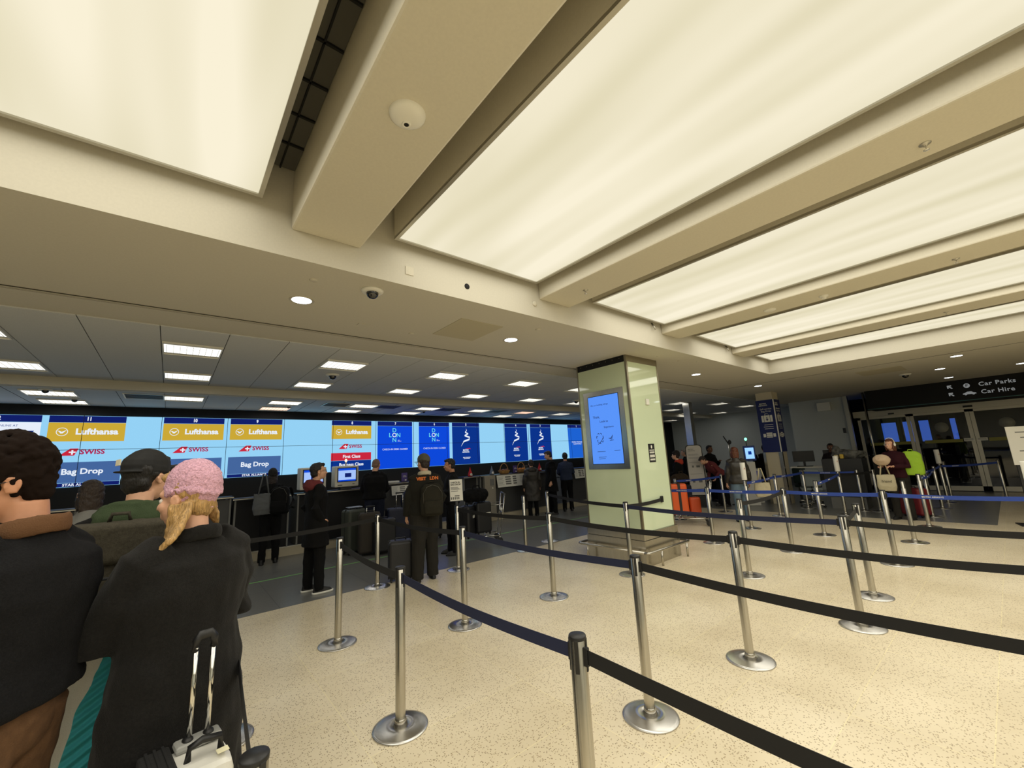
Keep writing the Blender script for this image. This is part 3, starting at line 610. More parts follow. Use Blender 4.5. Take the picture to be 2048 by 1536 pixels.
def belt(a, b, m, logo=False, end=None, sag=.03, z=.93):
    A = ST[a]; pa = A.location; pb = Vector(end) if end else ST[b].location
    d = Vector((pb.x - pa.x, pb.y - pa.y, 0)); Ln = d.length; d.normalize(); n = Vector((-d.y, d.x, 0))
    f = nb(); N = 14; hh = .0265; rows = []
    for i in range(N + 1):
        u = .034 + (Ln - (.068 if not end else .034)) * i / N; zz = z - sag * math.sin(PI * i / N) * min(1, Ln / 2)
        rows.append([f.verts.new(d * u + n * s * .0012 + Vector((0, 0, zz + e))) for s, e in ((-1, -hh), (1, -hh), (1, hh), (-1, hh))])
    for p, q in zip(rows, rows[1:]):
        for k in range(4): f.faces.new((p[k], p[(k + 1) % 4], q[(k + 1) % 4], q[k]))
    f.faces.new(rows[0][::-1]); f.faces.new(rows[-1])
    for u in (.038, Ln - .04):
        q = nb(); box(q, -.012, .012, -.009, .009, z - .034, z + .034, bev=.003, mi=1)
        bmesh.ops.rotate(q, cent=(0, 0, 0), matrix=Matrix.Rotation(math.atan2(d.y, d.x), 3, 'Z'), verts=q.verts); bmesh.ops.translate(q, vec=d * u, verts=q.verts)
        me = bpy.data.meshes.new('x'); q.to_mesh(me); q.free(); f.from_mesh(me); bpy.data.meshes.remove(me)
    o = obj('belt', f, [m, M_BLACK], A); o.rotation_euler = (0, 0, -A.rotation_euler.z)
    if logo:
        for u in [q * 1.0 + .5 for q in range(int(Ln))]:
            # lettering on the side that faces the hall
            ang = math.atan2(d.y, d.x); side = 1
            if n.x * (-1) + n.y * (-1) < 0: side = -1
            rz = ang + (PI if side > 0 else 0)
            txt('BRITISH AIRWAYS', .026, M_WHITE, o, tuple(d * u + n * side * .002 + Vector((0, 0, z - sag * math.sin(PI * u / Ln) * min(1, Ln / 2)))), (PI / 2, 0, rz), bold=.0004)
    return o
stan('S0', 1.31, 1.24, 'nearest stanchion at the bottom centre, base below the picture'); stan('S00', .22, 1.36, 'stanchion top beside the white suitcase at the bottom left')
stan('1', 1.40, 4.55, 'stanchion standing just left of the foreground post with the widest base'); stan('2', 1.30, 2.88, 'stanchion with the widest brushed base in the left foreground')
stan('3', 2.41, 6.11, 'stanchion at the dark floor edge between the hooded man and the man in the cap'); stan('4', 2.53, 4.0, 'stanchion just right of the man in the cap, in front of the notice post')
stan('5', 3.68, 5.97, 'stanchion carrying the tilted white notice behind the man in the cap'); stan('6', 5.24, 6.1, 'stanchion on the dark floor edge left of the green pillar, nearer the cart')
stan('7', 3.78, 3.92, 'stanchion on the light floor left of the pillar rail'); stan('8', 6.11, 6.35, 'stanchion half hidden behind another left of the green pillar')
stan('6b', .39, 3.58, 'stanchion hidden behind the woman in the pink beanie, base showing'); stan('9', 5.18, 3.75, 'stanchion in front of the green pillar corner'); stan('10', 2.55, 1.81, 'polished stanchion in the right of centre foreground, before the pillar')
stan('11', 3.75, 1.65, 'polished stanchion with streaked base, next right after the centre foreground one'); stan('12', 5.09, 1.18, 'leaning-looking stanchion with an oval base at right where blue belt meets black')
stan('13', 6.12, 1.27, 'stanchion close behind the one where blue belt meets black'); stan('14', 6.11, 2.54, 'stanchion behind the streaked base one, black belt going right'); stan('15', 7.89, 2.56, 'stanchion in the blue lettered belt row, middle one')
stan('16', 7.85, 1.30, 'stanchion in the blue lettered belt row, farthest right with a visible base'); stan('17', 7.80, 3.79, 'stanchion in the blue lettered belt row beside the orange suitcase')
stan('18', 9.62, 1.31, 'stanchion right behind the blue belt, before the exit doors'); stan('19', 9.55, 2.53, 'stanchion behind the blue belt below the black pedestal')
stan('w1', 9.56, 3.8, 'stanchion topped by a white sleeve in front of the auburn haired person', 'tube'); stan('w2', 12.4, 2.79, 'stanchion topped by a white sleeve in front of the black pedestal', 'tube')
stan('b3', 11.56, 3.89, 'stanchion left of the blue column foot'); stan('t1', 13.2, 3.75, 'stanchion right of the blue column foot by the desk'); stan('t2', 13.25, 2.6, 'thin stanchion at the right side of the black pedestal')
stan('x1', 11.40, 1.30, 'first of the receding stanchions before the exit glass'); stan('x2', 12.9, 1.38, 'second of the receding stanchions before the exit glass'); stan('x3', 14.4, 1.34, 'third of the receding stanchions before the exit glass')
stan('w3', 15.65, 1.33, 'receding stanchion with a white sleeve before the exit glass', 'tube'); stan('x4', 17.2, 1.37, 'farthest of the receding stanchions before the exit glass'); stan('x5', 17.3, .35, 'lone stanchion near the exit door centre frame')
stan('b1', 13.45, 6.1, 'stanchion by the white totem at the kiosks'); stan('b2', 11.65, 5.23, 'stanchion beside the maroon-jacketed bending person'); stan('c1', 13.3, 2.3, 'stanchion behind the black pedestal edge'); stan('l0', 9.9, 5.6, 'stanchion left of the white totem behind the orange suitcase')
stan('e0', 7.82, -0.06, 'stanchion with a tall white sleeve at the right picture edge', 'tube')
stan('r1', 1.36, -.75, 'stanchion out of view right of the nearest one'); stan('r2', 2.5, -.25, 'stanchion out of view, end of the second black belt'); stan('r3', 3.92, -.3, 'stanchion out of view, end of the third black belt'); stan('r4', 5.3, -.6, 'stanchion out of view, end of the fourth black belt'); stan('r0', -.1, 5.85, 'stanchion hidden behind the two men on the left')
for a, b, m in (('S0', '2', M_NAVY), ('S0', 'r1', M_BELT), ('2', '1', M_BELT), ('6b', 'S00', M_BELT), ('r0', '3', M_BELT), ('3', '4', M_BELT), ('4', '10', M_NAVY), ('10', 'r2', M_BELT), ('5', '7', M_BELT), ('7', '11', M_BELT), ('11', 'r3', M_BELT), ('8', '9', M_BELT), ('9', '12', M_NAVY), ('12', 'r4', M_BELT), ('12', '13', M_BELT), ('14', '15', M_BELT)): belt(a, b, m)
belt('9', None, M_BELT, end=(6.24, 3.78, 0))
for a, b in (('17', '15'), ('15', '16'), ('16', 'e0'), ('w1', 'b3'), ('b3', 't1'), ('t1', 't2'), ('19', 'w2'), ('x2', 'w3'), ('w3', 'x5'), ('b2', 'b1'), ('l0', 'b2')): belt(a, b, M_BLUEB, True, sag=.02)
belt('17', None, M_BLUEB, True, end=(7.75, 5.9, 0), sag=.02)
belt('x1', 'x3', M_BLUEB, True, sag=.08); belt('w2', 'c1', M_BELT)
f = nb(); tube(f, [(7.75, 5.95, 0), (7.75, 5.95, .97)], .033, 16); lathe(f, [(.18, 0), (.17, .01), (.03, .03)], 32, (7.75, 5.95, 0)); tag(obj('queue_stanchion', f, M_STEEL), 'stanchion hidden behind the green pillar', 'barrier post', 'steel queue stanchions')
# notice on stanchion 5
t = thing('notice_sign', 'white printed notice in a black frame on a stanchion behind the man in the cap', 'sign', (3.68, 5.97, 1.0)); t.rotation_euler = (-.12, 0, -.35)
obj('frame', box(nb(), -.115, .115, -.008, .012, .06, .42), M_BLACK, t); obj('sheet', box(nb(), -.105, .105, -.011, -.008, .07, .41), M_PAPER, t); obj('clamp', box(nb(), -.02, .02, -.01, .02, -.01, .07), M_BLACK, t)
txt('CHECK-IN\nBAG DROP', .034, M_SOOT, t, (-.09, -.012, .345), align='LEFT', bold=.001)
f = nb(); [box(f, -.09, .03 + .02 * (k % 3), -.0125, -.011, z, z + .007) for k, z in enumerate((.28, .265, .25, .22))]; box(f, -.03, .05, -.0125, -.011, .14, .155); [box(f, -.09 + k * .03, -.075 + k * .03, -.0125, -.011, .09, .13) for k in range(5)]; obj('print_line', f, M_DGREY, t)
# board at right edge
t = thing('notice_board', 'white framed notice board cut by the right picture edge', 'sign', (12.4, .0, 0)); t.rotation_euler = (0, 0, .2)
obj('stand', box(nb(), -.02, .02, -.03, .03, 0, 1.2), M_BLACK, t); obj('board', box(nb(), -.03, -.01, -.6, .06, 1.1, 1.82, bev=.004), M_PAPER, t); f = nb(); [box(f, -.034, -.03, -.5, -.05 - .05 * (k % 3), z, z + .02) for k, z in enumerate((1.7, 1.6, 1.5, 1.35, 1.25))]; obj('print_line', f, M_GREY, t); obj('foot', box(nb(), -.2, .2, -.2, .2, 0, .015), M_BLACK, t)

# ================================================================ PEOPLE
def tmp_join(dst, src, M):
    bmesh.ops.transform(src, matrix=M, verts=src.verts[:]); me = bpy.data.meshes.new('x'); src.to_mesh(me); src.free(); dst.from_mesh(me); bpy.data.meshes.remove(me)
def head_bm(fem=False):
    b = nb()
    ell(b, (0, -.012, .025), (.074, .096, .098)); ell(b, (0, .022, -.035), (.061, .072, .082)); ell(b, (0, .038, -.082), (.040, .046, .034))
    ell(b, (0, .066, .022), (.052, .028, .022)); ell(b, (.034, .062, -.03), (.024, .024, .024)); ell(b, (-.034, .062, -.03), (.024, .024, .024))
    tube(b, [(0, .088, .006), (0, .101, -.018), (0, .110, -.036), (0, .092, -.046)], [.008, .011, .015, .010], 10)
    ell(b, (.013, .094, -.04), (.009, .011, .008)); ell(b, (-.013, .094, -.04), (.009, .011, .008))
    ell(b, (0, .089, -.064), (.025, .011, .006)); ell(b, (0, .087, -.076), (.021, .012, .008))
    for s in (-1, 1):
        tube(b, [(s * .074, .004, -.035), (s * .080, .006, -.012), (s * .084, -.004, .010), (s * .086, -.022, .010), (s * .085, -.026, -.008), (s * .080, -.012, -.034), (s * .074, .004, -.035)], .006, 8)
        ell(b, (s * .076, -.008, -.01), (.006, .018, .026))
    return b
def hand_bm(b, w, d, up, curl=.6, s=1.0):
    # palm, four unequal jointed fingers and a thumb leaving the side of the palm
    w, d, up = Vector(w), Vector(d).normalized(), Vector(up).normalized(); side = d.cross(up).normalized()
    tube(b, [w - d * .02, w + d * .02, w + d * .06, w + d * .088], [.026 * s, .033 * s, .038 * s, .034 * s], 10, flat=(1, .45), up=up)
    for k, (o_, L_) in enumerate(((-.028, .066), (-.0095, .078), (.0095, .072), (.027, .056))):
        p = w + d * .082 + side * o_ * s; a = 0; pts = [p - d * .012]; c = p; pts.append(c)
        for j in range(3):
            a += curl * (.7, .9, .7)[j]; c = c + (d * math.cos(a) - up * math.sin(a)) * L_ * (.42, .32, .26)[j]; pts.append(c)
        tube(b, pts, [.0088 * s, .0088 * s, .0082 * s, .0075 * s, .006 * s], 8)
    p = w + d * .02 + side * -.026 * s
    tube(b, [p, p + d * .025 - side * .022, p + d * .05 - side * .03 - up * .012, p + d * .07 - side * .024 - up * .022], [.013, .011, .0095, .0075], 8)
SKIN = {'fair': mat('skin_fair', (214, 164, 134), .5, noise_amt=.04, nscale=40), 'tan': mat('skin_tan', (190, 136, 104), .5, noise_amt=.04, nscale=40), 'light': mat('skin_light', (206, 158, 128), .5, noise_amt=.04, nscale=40), 'brown': mat('skin_brown', (112, 76, 56), .5), }
M_EYE = mat('eye_white', (225, 220, 212), .2); M_IRIS = mat('iris', (30, 20, 14), .15)
HAIRM = {'curl': mat('hair_dark_curls', (26, 18, 14), .95, spec=.1), 'black': mat('hair_black', (18, 15, 14), .45, bump=.6, bscale=90, stretch=(3, 3, .4)), 'dark': mat('hair_dark_brown', (38, 26, 20), .5, bump=.6, bscale=90, stretch=(3, 3, .5)), 'blond': mat('hair_blond', (172, 136, 84), .42, noise_amt=.35, nscale=60, stretch=(3, 3, .25), bump=.5, bscale=80), 'auburn': mat('hair_auburn', (92, 48, 26), .45, bump=.5, bscale=80), 'grey': mat('hair_grey', (120, 116, 110), .6), 'stubble': mat('hair_shaved', (120, 92, 74), .6)}
def cloth(name, rgb, **k): return mat(name, rgb, k.pop('rough', .9), bump=k.pop('bump', .35), bscale=k.pop('bscale', 260), sheen=k.pop('sheen', 0.0), spec=.2, **k)
ARM = {'down': [(.235, -.03, 1.14), (.25, .05, .89)], 'pocket': [(.25, -.09, 1.14), (.17, .03, .97)], 'desk': [(.24, .05, 1.14), (.16, .28, 1.08)], 'strap': [(.25, .03, 1.14), (.15, .16, 1.32)], 'fold': [(.235, .05, 1.14), (.0, .20, 1.12)], 'phone': [(.22, .06, 1.12), (.08, .28, 1.24)], 'book': [(.25, .0, 1.14), (.12, .3, 1.16)]}
def person(label, x, y, rz, HH, top, bottom, skin='fair', hair='dark', style='short', armL='down', armR='down', hy=0, hp=0, hr=0, hem=.92, coat=None, shoe=(20, 20, 20), lean=0, vox=.009, slim=1.0, wide=1.0, stride=.04, hood=None, collar=None, cap=None, glasses=False, soles=None, folds=.012, long_=False, seed=1.0, legs=True, z0=0.0, phones=None):
    t = thing('person', label, 'person', (x, y, z0 + (0.002 if (y > 6.2 or x > 12.15) else 0)), math.radians(rz)); s = HH / 1.75; S = Matrix.Scale(s, 4); cl = math.radians(lean)
    def bend(o):
        if not lean: return
        for v in o.data.vertices:
            z = v.co.z / s; k = min(1, max(0, (z - .86) / .22)); a = -cl * k
            if a:
                dz = v.co.z - .93 * s; yy = v.co.y; v.co.y = yy * math.cos(a) - dz * math.sin(a) * 1.0; v.co.z = .93 * s + yy * math.sin(a) + dz * math.cos(a)
        o.data.update()
    hc = Vector((0, .022, 1.635))
    HM = S @ Matrix.Translation(hc + Vector((0, -.02, -.1))) @ Euler((math.radians(hp), math.radians(hr), math.radians(hy)), 'XYZ').to_matrix().to_4x4() @ Matrix.Translation((0, .02, .1))
    sk = SKIN[skin]
    # ---- body: one continuous skin
    b = nb()
    tube(b, [(0, -.025, 1.38), (0, -.022, 1.46), (0, -.005, 1.56)], [.062 * slim, .054 * slim, .054 * slim], 14)
    loft(b, [(.88, 0, 0, .12, .09), (1.0, 0, 0, .145, .10), (1.12, 0, 0, .12, .09), (1.3, 0, 0, .15, .10), (1.42, 0, -.01, .13, .08), (1.46, 0, -.02, .06, .05)], 20)
    arms = {}
    for sg, A in ((-1, armL), (1, armR)):
        P = ARM[A] if isinstance(A, str) else A
        e = Vector((P[0][0] * sg if isinstance(A, str) else P[0][0], P[0][1], P[0][2])); w_ = Vector((P[1][0] * sg if isinstance(A, str) else P[1][0], P[1][1], P[1][2])); sh = Vector((.172 * sg * slim, -.01, 1.40))
        arms[sg] = (sh, e, w_); tube(b, [sh * .8 + Vector((0, 0, .28)), sh, (sh + e) / 2, e, (e + w_) / 2, w_], [.05, .05, .042, .036, .033, .025], 12)
        d = (w_ - e).normalized(); up = Vector((-sg, 0, 0)) if abs(d.z) > .6 else Vector((0, 0, -1)) * -1
        hb = nb(); hand_bm(hb, w_, d, up if abs(d.z) <= .6 else Vector((-sg, .2, 0)) * -1, .55, 1.0); tmp_join(b, hb, Matrix())
    if legs:
        for sg in (-1, 1): tube(b, [(sg * .08, 0, .93), (sg * .10, .01 + stride * sg, .5), (sg * .11, stride * sg - .01, .08), (sg * .115, stride * sg + .08, .035)], [.075, .048, .035, .028], 12)
    bmesh.ops.transform(b, matrix=S, verts=b.verts[:]); tmp_join(b, head_bm(), HM)
    o = obj('body', b, sk, t); remesh(o, min(vox, .0075), 1); bend(o)
    for sg in (-1, 1):
        b = nb(); ell(b, (sg * .029, .0775, -.004), (.0105, .0105, .0105), u=12, v=8); fs = [f for f in b.faces if f.calc_center_median().y > .0855 and abs(f.calc_center_median().z + .004) < .006]
        for f in fs: f.material_index = 1
        bmesh.ops.transform(b, matrix=HM, verts=b.verts[:]); o = obj('eye', b, [M_EYE, M_IRIS], t); bend(o)
    # ---- hair
    hm = HAIRM.get(hair)
    if style != 'bald':
        b = nb()
        if style in ('short', 'long', 'curly', 'sweep'): ell(b, (0, -.03, .036), (.086, .092, .090)); ell(b, (0, -.004, .078), (.066, .082, .05)); ell(b, (0, -.055, -.02), (.072, .055, .075)); ell(b, (0, .05, .092), (.05, .04, .025))
        if style == 'shaved': ell(b, (0, -.022, .03), (.079, .092, .096)); ell(b, (0, -.05, -.02), (.068, .05, .06))
        if style == 'curly':
            R_ = random.Random(4)
            for k in range(420):
                u = Vector((R_.gauss(0, 1), R_.gauss(-.25, 1), R_.gauss(.35, .9))).normalized()
                p = Vector((u.x * .084, -.024 + u.y * .098, .044 + u.z * .104))
                if p.z < -.055 or (p.y > .03 and p.z < .05): continue
                ell(b, p, (.013, .013, .013), u=6, v=5)
        if style == 'long': loft(b, [(-.22, 0, -.055, .045, .02), (-.16, 0, -.06, .07, .036), (-.1, 0, -.055, .08, .05), (0, 0, -.04, .088, .075), (.04, 0, -.03, .08, .08)], 20); ell(b, (.07, .01, -.06), (.02, .04, .09)); ell(b, (-.07, .01, -.06), (.02, .04, .09))
        if style == 'sweep':
            for q in range(7):
                u = q * .011; tube(b, [(-.075, .0 - u, -.02), (-.084 - u * .3, .0 - u, -.08), (-.085 - u, .01 - u, -.15), (-.10 - u, .06 - u, -.195), (-.10 - u, .11 - u, -.215)], [.016, .016, .014, .011, .005], 8)
            for q in range(3): tube(b, [(.07, -.04 - q * .012, -.03), (.085, -.05 - q * .012, -.1), (.105, -.06, -.155)], [.012, .010, .004], 8)
        bmesh.ops.transform(b, matrix=HM, verts=b.verts[:]); o = obj('hair', b, hm, t); remesh(o, .0055 if style != 'curly' else .005, 1 if style == 'curly' else 2, .005 if style != 'curly' else .006, 34, seed); bend(o)
    if cap:
        b = nb(); cm, kind = cap
        if kind == 'beanie':
            ell(b, (0, -.03, .05), (.086, .1, .112)); lathe(b, [(.08, -.058), (.094, -.054), (.098, -.01), (.092, .035), (.075, .04)], 40, (0, -.028, .0)); 
            for v in b.verts: v.co.y = -.014 + (v.co.y + .014) * 1.1
        else:
            ell(b, (0, -.018, .055), (.086, .1, .09)); lathe(b, [(.07, 0), (.087, .0), (.088, .03), (.07, .04)], 32, (0, -.015, .02))
            for v in b.verts:
                if v.co.z < .1: v.co.y = -.015 + (v.co.y + .015) * 1.12 if abs(v.co.y) > .0 else v.co.y
            bd = nb(); sy = 1 if kind == 'cap' else -1
            loft(bd, [(.018, 0, sy * (.12 if sy > 0 else .10) - .01, .066, .055 if sy > 0 else .035), (.026, 0, sy * (.118 if sy > 0 else .098) - .01, .068, .058 if sy > 0 else .035)], 24, 2.4); tmp_join(b, bd, Matrix())
        bmesh.ops.transform(b, matrix=HM, verts=b.verts[:]); o = obj('beanie' if kind == 'beanie' else 'cap', b, cm, t)
        if kind == 'beanie': remesh(o, .006, 3, .004, 45, 2)
        else: remesh(o, .005, 2)
        bend(o); t['_hm'] = 0
    if glasses:
        b = nb()
        for sg in (-1, 1):
            pts = [(sg * .031 + .021 * math.cos(a), .1, -.004 + .017 * math.sin(a)) for a in [k * PI / 6 for k in range(13)]]; tube(b, pts, .0016, 6)
            tube(b, [(sg * .052, .1, .002), (sg * .078, .08, .004), (sg * .084, -.004, .0)], .0018, 6)
        tube(b, [(-.01, .101, 0), (.01, .101, 0)], .0016, 6); bmesh.ops.transform(b, matrix=HM, verts=b.verts[:]); o = obj('glasses', b, M_BLACK, t); bend(o)
    if phones:
        b = nb(); tube(b, [(-.088, -.01, 0), (-.09, -.01, .06), (-.06, -.01, .125), (0, -.01, .145), (.06, -.01, .125), (.09, -.01, .06), (.088, -.01, 0)], .008, 8); ell(b, (.09, -.008, -.01), (.018, .032, .038)); ell(b, (-.09, -.008, -.01), (.018, .032, .038)); bmesh.ops.transform(b, matrix=HM, verts=b.verts[:]); o = obj('headphones', b, M_WHITE, t); bend(o)
    # ---- clothes
    def garment(name, m, secs, slv, r0, folds_=folds, n=1.0):
        b = nb(); loft(b, secs, 28, 2.3)
        for sg in (-1, 1):
            sh, e, w_ = arms[sg]; we = w_ + (e - w_).normalized() * .015
            tube(b, [Vector((sh.x * .55, -.015, 1.43)), sh + Vector((0, 0, -.005)), (sh + e) / 2, e, (e + we) / 2, we], [r0 * .95, r0, r0 * .92, r0 * .86, r0 * .8, r0 * .68], 16)
        bmesh.ops.transform(b, matrix=S, verts=b.verts[:]); o = obj(name, b, m, t); remesh(o, vox, 3, folds_, 7, seed, .8); bend(o); return o
    g = .02 if coat else 0
    W = wide
    secs = [(hem, 0, 0, (.235 if hem < .8 else .19) * W, (.17 if hem < .8 else .14) * W), (max(hem + .02, .95), 0, 0, .20 * W, .145 * W), (1.1, 0, 0, .18 * W, .13 * W), (1.28, 0, -.005, .205 * W, .145 * W), (1.38, 0, -.01, .195 * W, .125 * W), (1.435, 0, -.018, .13, .09), (1.475, 0, -.02, .078, .07), (1.50, 0, -.02, .07, .068)]
    garment(coat or 'jacket', top, secs, True, (.068 if coat else .058) * (W + .1 if W > 1 else 1))
    if collar:
        b = nb(); tube(b, [(.085 * math.sin(a), -.022 + .088 * math.cos(a) * -1, 1.475 + .02 * math.cos(a)) for a in [-2.4 + k * .3 for k in range(17)]], .024, 10, flat=(.55, 1.3)); bmesh.ops.transform(b, matrix=S, verts=b.verts[:]); o = obj('collar', b, collar, t); remesh(o, .007, 2, .004, 14, seed); bend(o)
    if hood:
        b = nb(); ell(b, (0, -.10, 1.44), (.15, .085, .09)); ell(b, (0, -.03, 1.45), (.17, .1, .06)); tube(b, [(.11 * math.sin(a), -.03 - .1 * math.cos(a), 1.475 + .02 * math.cos(a)) for a in [-2.2 + k * .275 for k in range(17)]], .036, 10); bmesh.ops.transform(b, matrix=S, verts=b.verts[:]); o = obj('hood', b, hood, t); remesh(o, .008, 3, .012, 12, seed); bend(o)
    if legs:
        b = nb(); lw = 1.25 if wide > 1.15 else 1.0
        ell(b, (0, -.005, .93), (.17, .125, .13))
        for sg in (-1, 1): tube(b, [(sg * .085, -.01, .95), (sg * .09, stride * sg * .5, .72), (sg * .10, stride * sg, .48), (sg * .11, stride * sg - .01, .25), (sg * .112, stride * sg, .045)], [.108 * lw, .098 * lw, .074 * lw, .066 * lw, .066 * lw], 16)
        bmesh.ops.transform(b, matrix=S, verts=b.verts[:]); o = obj('trousers', b, bottom, t); remesh(o, max(vox, .009), 2, .011, 9, seed + 3, .7)
        for sg in (-1, 1):
            b = nb(); yy = stride * sg; loft(b, [(.0, sg * .115, yy + .045, .045, .135), (.022, sg * .115, yy + .045, .047, .137), (.024, sg * .115, yy + .045, .042, .13), (.055, sg * .115, yy + .03, .04, .11), (.085, sg * .114, yy - .012, .036, .062), (.10, sg * .113, yy - .015, .03, .045)], 20, 2.3); bmesh.ops.transform(b, matrix=S, verts=b.verts[:])
            so = obj('shoe', b, mat('shoe_%d_%d_%d' % shoe, shoe, .55), t); sm_ = so.modifiers.new('b', 'BEVEL'); sm_.width = .006; sm_.segments = 2
            if soles:
                b = nb(); loft(b, [(.0, sg * .115, yy + .046, .047, .14), (.026, sg * .115, yy + .046, .048, .142)], 20, 2.3); bmesh.ops.transform(b, matrix=S, verts=b.verts[:]); obj('sole', b, soles, so)
    return t, HM
def backpack(label, px, py, pz, rz, m, w_=.32, h=.48, d=.17, straps=True, tilt=0, zipm=None, flap=False):
    t = thing('backpack', label, 'backpack', (px, py, pz), math.radians(rz)); t.rotation_euler[0] = math.radians(tilt)
    # back of the pack faces -Y
    b = nb(); loft(b, [(-h * .5, 0, -d * .45, w_ * .42, d * .38), (-h * .42, 0, -d * .5, w_ * .5, d * .5), (0, 0, -d * .5, w_ * .5, d * .5), (h * .36, 0, -d * .45, w_ * .46, d * .44), (h * .48, 0, -d * .4, w_ * .32, d * .3), (h * .5, 0, -d * .36, w_ * .2, d * .2)], 32, 3.0); o = obj('bag', b, m, t); remesh(o, .01, 2, .007, 9, pz)
    b = nb(); loft(b, [(-h * .42, 0, -d * .95, w_ * .36, d * .22), (-h * .2, 0, -d * 1.0, w_ * .4, d * .26), (-h * .02, 0, -d * .96, w_ * .37, d * .18)], 24, 3.0); o = obj('pocket', b, m, t); remesh(o, .009, 2, .004, 12, pz)
    b = nb(); tube(b, [(-w_ * .4, -d * 1.0, -h * .1), (-w_ * .42, -d * .96, h * .2), (-w_ * .25, -d * .88, h * .4), (0, -d * .8, h * .46), (w_ * .25, -d * .88, h * .4), (w_ * .42, -d * .96, h * .2), (w_ * .4, -d * 1.0, -h * .1)], .004, 6); obj('zip', b, zipm or mat('zip_grey', (90, 88, 82), .4, .6), t)
    b = nb(); tube(b, [(-.04, -d * .35, h * .49), (-.03, -d * .35, h * .56), (.03, -d * .35, h * .56), (.04, -d * .35, h * .49)], .009, 8); obj('grab_handle', b, m, t)
    if flap: 
        b = nb(); box(b, -w_ * .5, w_ * .5, -d * 1.08, -d * .1, h * .2, h * .5, bev=.02); o = obj('flap', b, m, t); remesh(o, .009, 3, .004, 10)
    if straps:
        for sg in (-1, 1):
            b = nb(); tube(b, [(sg * .09, -.01, h * .4), (sg * .12, .08, h * .44), (sg * .13, .16, h * .36), (sg * .14, .21, h * .15), (sg * .17, .18, -h * .1), (sg * .15, .04, -h * .3), (sg * .13, -.02, -h * .38)], .02, 8, flat=(1.3, .35)); obj('strap', b, m, t)
    return t
C_COAT = cloth('charcoal_wool', (22, 21, 20), sheen=.05, noise_amt=.25, nscale=120); C_BLACK = cloth('black_cloth', (14, 14, 15)); C_NAVYK = cloth('dark_navy_knit', (17, 17, 19), noise_amt=.3, nscale=180); C_RUST = cloth('rust_trousers', (96, 70, 48), noise_amt=.15, nscale=30)
C_GREEN = cloth('olive_green_cloth', (54, 66, 44)); C_DENIM = cloth('blue_denim', (104, 124, 140)); C_DKDENIM = cloth('charcoal_denim', (40, 38, 34)); C_MAROON = cloth('maroon_cloth', (104, 48, 50)); C_PINK = mat('pink_boucle', (206, 160, 178), .95, bump=1.0, bscale=130, noise_amt=.18, nscale=140); C_CREAMF = mat('cream_fleece', (196, 186, 160), .95, bump=.8, bscale=120)
C_BROWNC = cloth('brown_suede', (98, 70, 48)); C_BLUESH = cloth('slate_blue_shirt', (44, 52, 74)); C_PUFF = mat('puffer_dark', (34, 30, 26), .5, bump=.2, bscale=30); C_LEATH = mat('dark_leather', (42, 38, 32), .4, bump=.3, bscale=90)
# --- foreground group
person('person with dark curly hair and a brown collared black sweater at the left edge', -.372, 2.13, 58, 1.845, C_NAVYK, C_RUST, 'tan', 'curl', 'curly', armL='pocket', armR=[(.27, .02, 1.12), (.16, .24, 1.05)], hy=50, hp=-16, hem=.98, vox=.009, glasses=True, collar=C_BROWNC, folds=.014, seed=2, wide=1.12)
wt, hmw = person('person in a pink knitted hat and long charcoal wool coat', .085, 2.24, 30, 1.73, C_COAT, C_BLACK, 'fair', 'blond', 'sweep', armL=[(-.255, .08, 1.15), (-.02, .25, 1.13)], armR=[(.27, .05, 1.14), (.02, .25, 1.12)], hy=24, hp=-4, hem=.42, coat='coat', vox=.009, cap=(C_PINK, 'beanie'), collar=C_COAT, folds=.016, seed=5, wide=1.12)
p3, hm3 = person('person in a backwards black cap and green hooded jacket with a large backpack', -.11, 2.98, -12, 1.83, C_BLACK, C_BLACK, 'light', 'black', 'short', armL='strap', armR='strap', hy=-32, hp=-4, hem=.85, cap=(mat('black_cap', (14, 14, 15), .8), 'back'), hood=C_GREEN, glasses=True, seed=7, wide=1.1)
b = nb(); box(b, -.03, .03, -.128, -.122, .055, .085); bmesh.ops.transform(b, matrix=hm3 @ Matrix.Rotation(-.5, 4, 'Z'), verts=b.verts[:]); o = obj('cap_patch', b, mat('cream_patch', (216, 208, 180), .7), p3)
backpack('large black backpack with a flap top worn by the person in the backwards cap', -.15, 2.80, 1.22, -12, cloth('dark_canvas', (62, 58, 48), noise_amt=.2, nscale=90), .42, .58, .2, flap=True)
person('person with dark tied hair and grey coat, mostly hidden behind the crowd at left', -.52, 5.2, 15, 1.70, cloth('grey_coat', (120, 120, 118)), C_BLACK, 'fair', 'dark', 'long', seed=3, vox=.012)
person('person with black hair just visible between the black cap and the pink hat', .02, 5.0, -30, 1.80, C_BLACK, C_BLACK, 'tan', 'black', 'short', seed=4, vox=.012)
# --- middle distance
person('person in long black coat and maroon hoodie with glasses, turned to the right', 1.68, 6.58, -88, 1.78, C_BLACK, C_BLACK, 'light', 'black', 'short', armL='pocket', armR='pocket', hy=-6, hp=4, hem=.62, coat='coat', glasses=True, hood=C_MAROON, soles=M_WHITE, seed=8)
person('person in a dark beanie and black jacket at the bag drop desk', 1.55, 9.25, -10, 1.72, C_BLACK, C_BLACK, 'fair', 'dark', 'long', armL='desk', armR='desk', hp=-6, cap=(mat('black_beanie', (22, 20, 20), .9), 'beanie'), seed=9, vox=.011, hem=.95)
backpack('black backpack worn by the person in the dark beanie', 1.68, 9.05, 1.16, -25, C_BLACK, .34, .5, .2)
person('bald person in a black jacket bent over the desk among dark suitcases', 3.42, 8.85, -24, 1.85, C_BLACK, cloth('dark_blue_trousers', (26, 30, 46)), 'light', 'stubble', 'shaved', armL='desk', armR='desk', hy=-18, hp=-24, seed=10, hem=.95, wide=1.15, vox=.011)
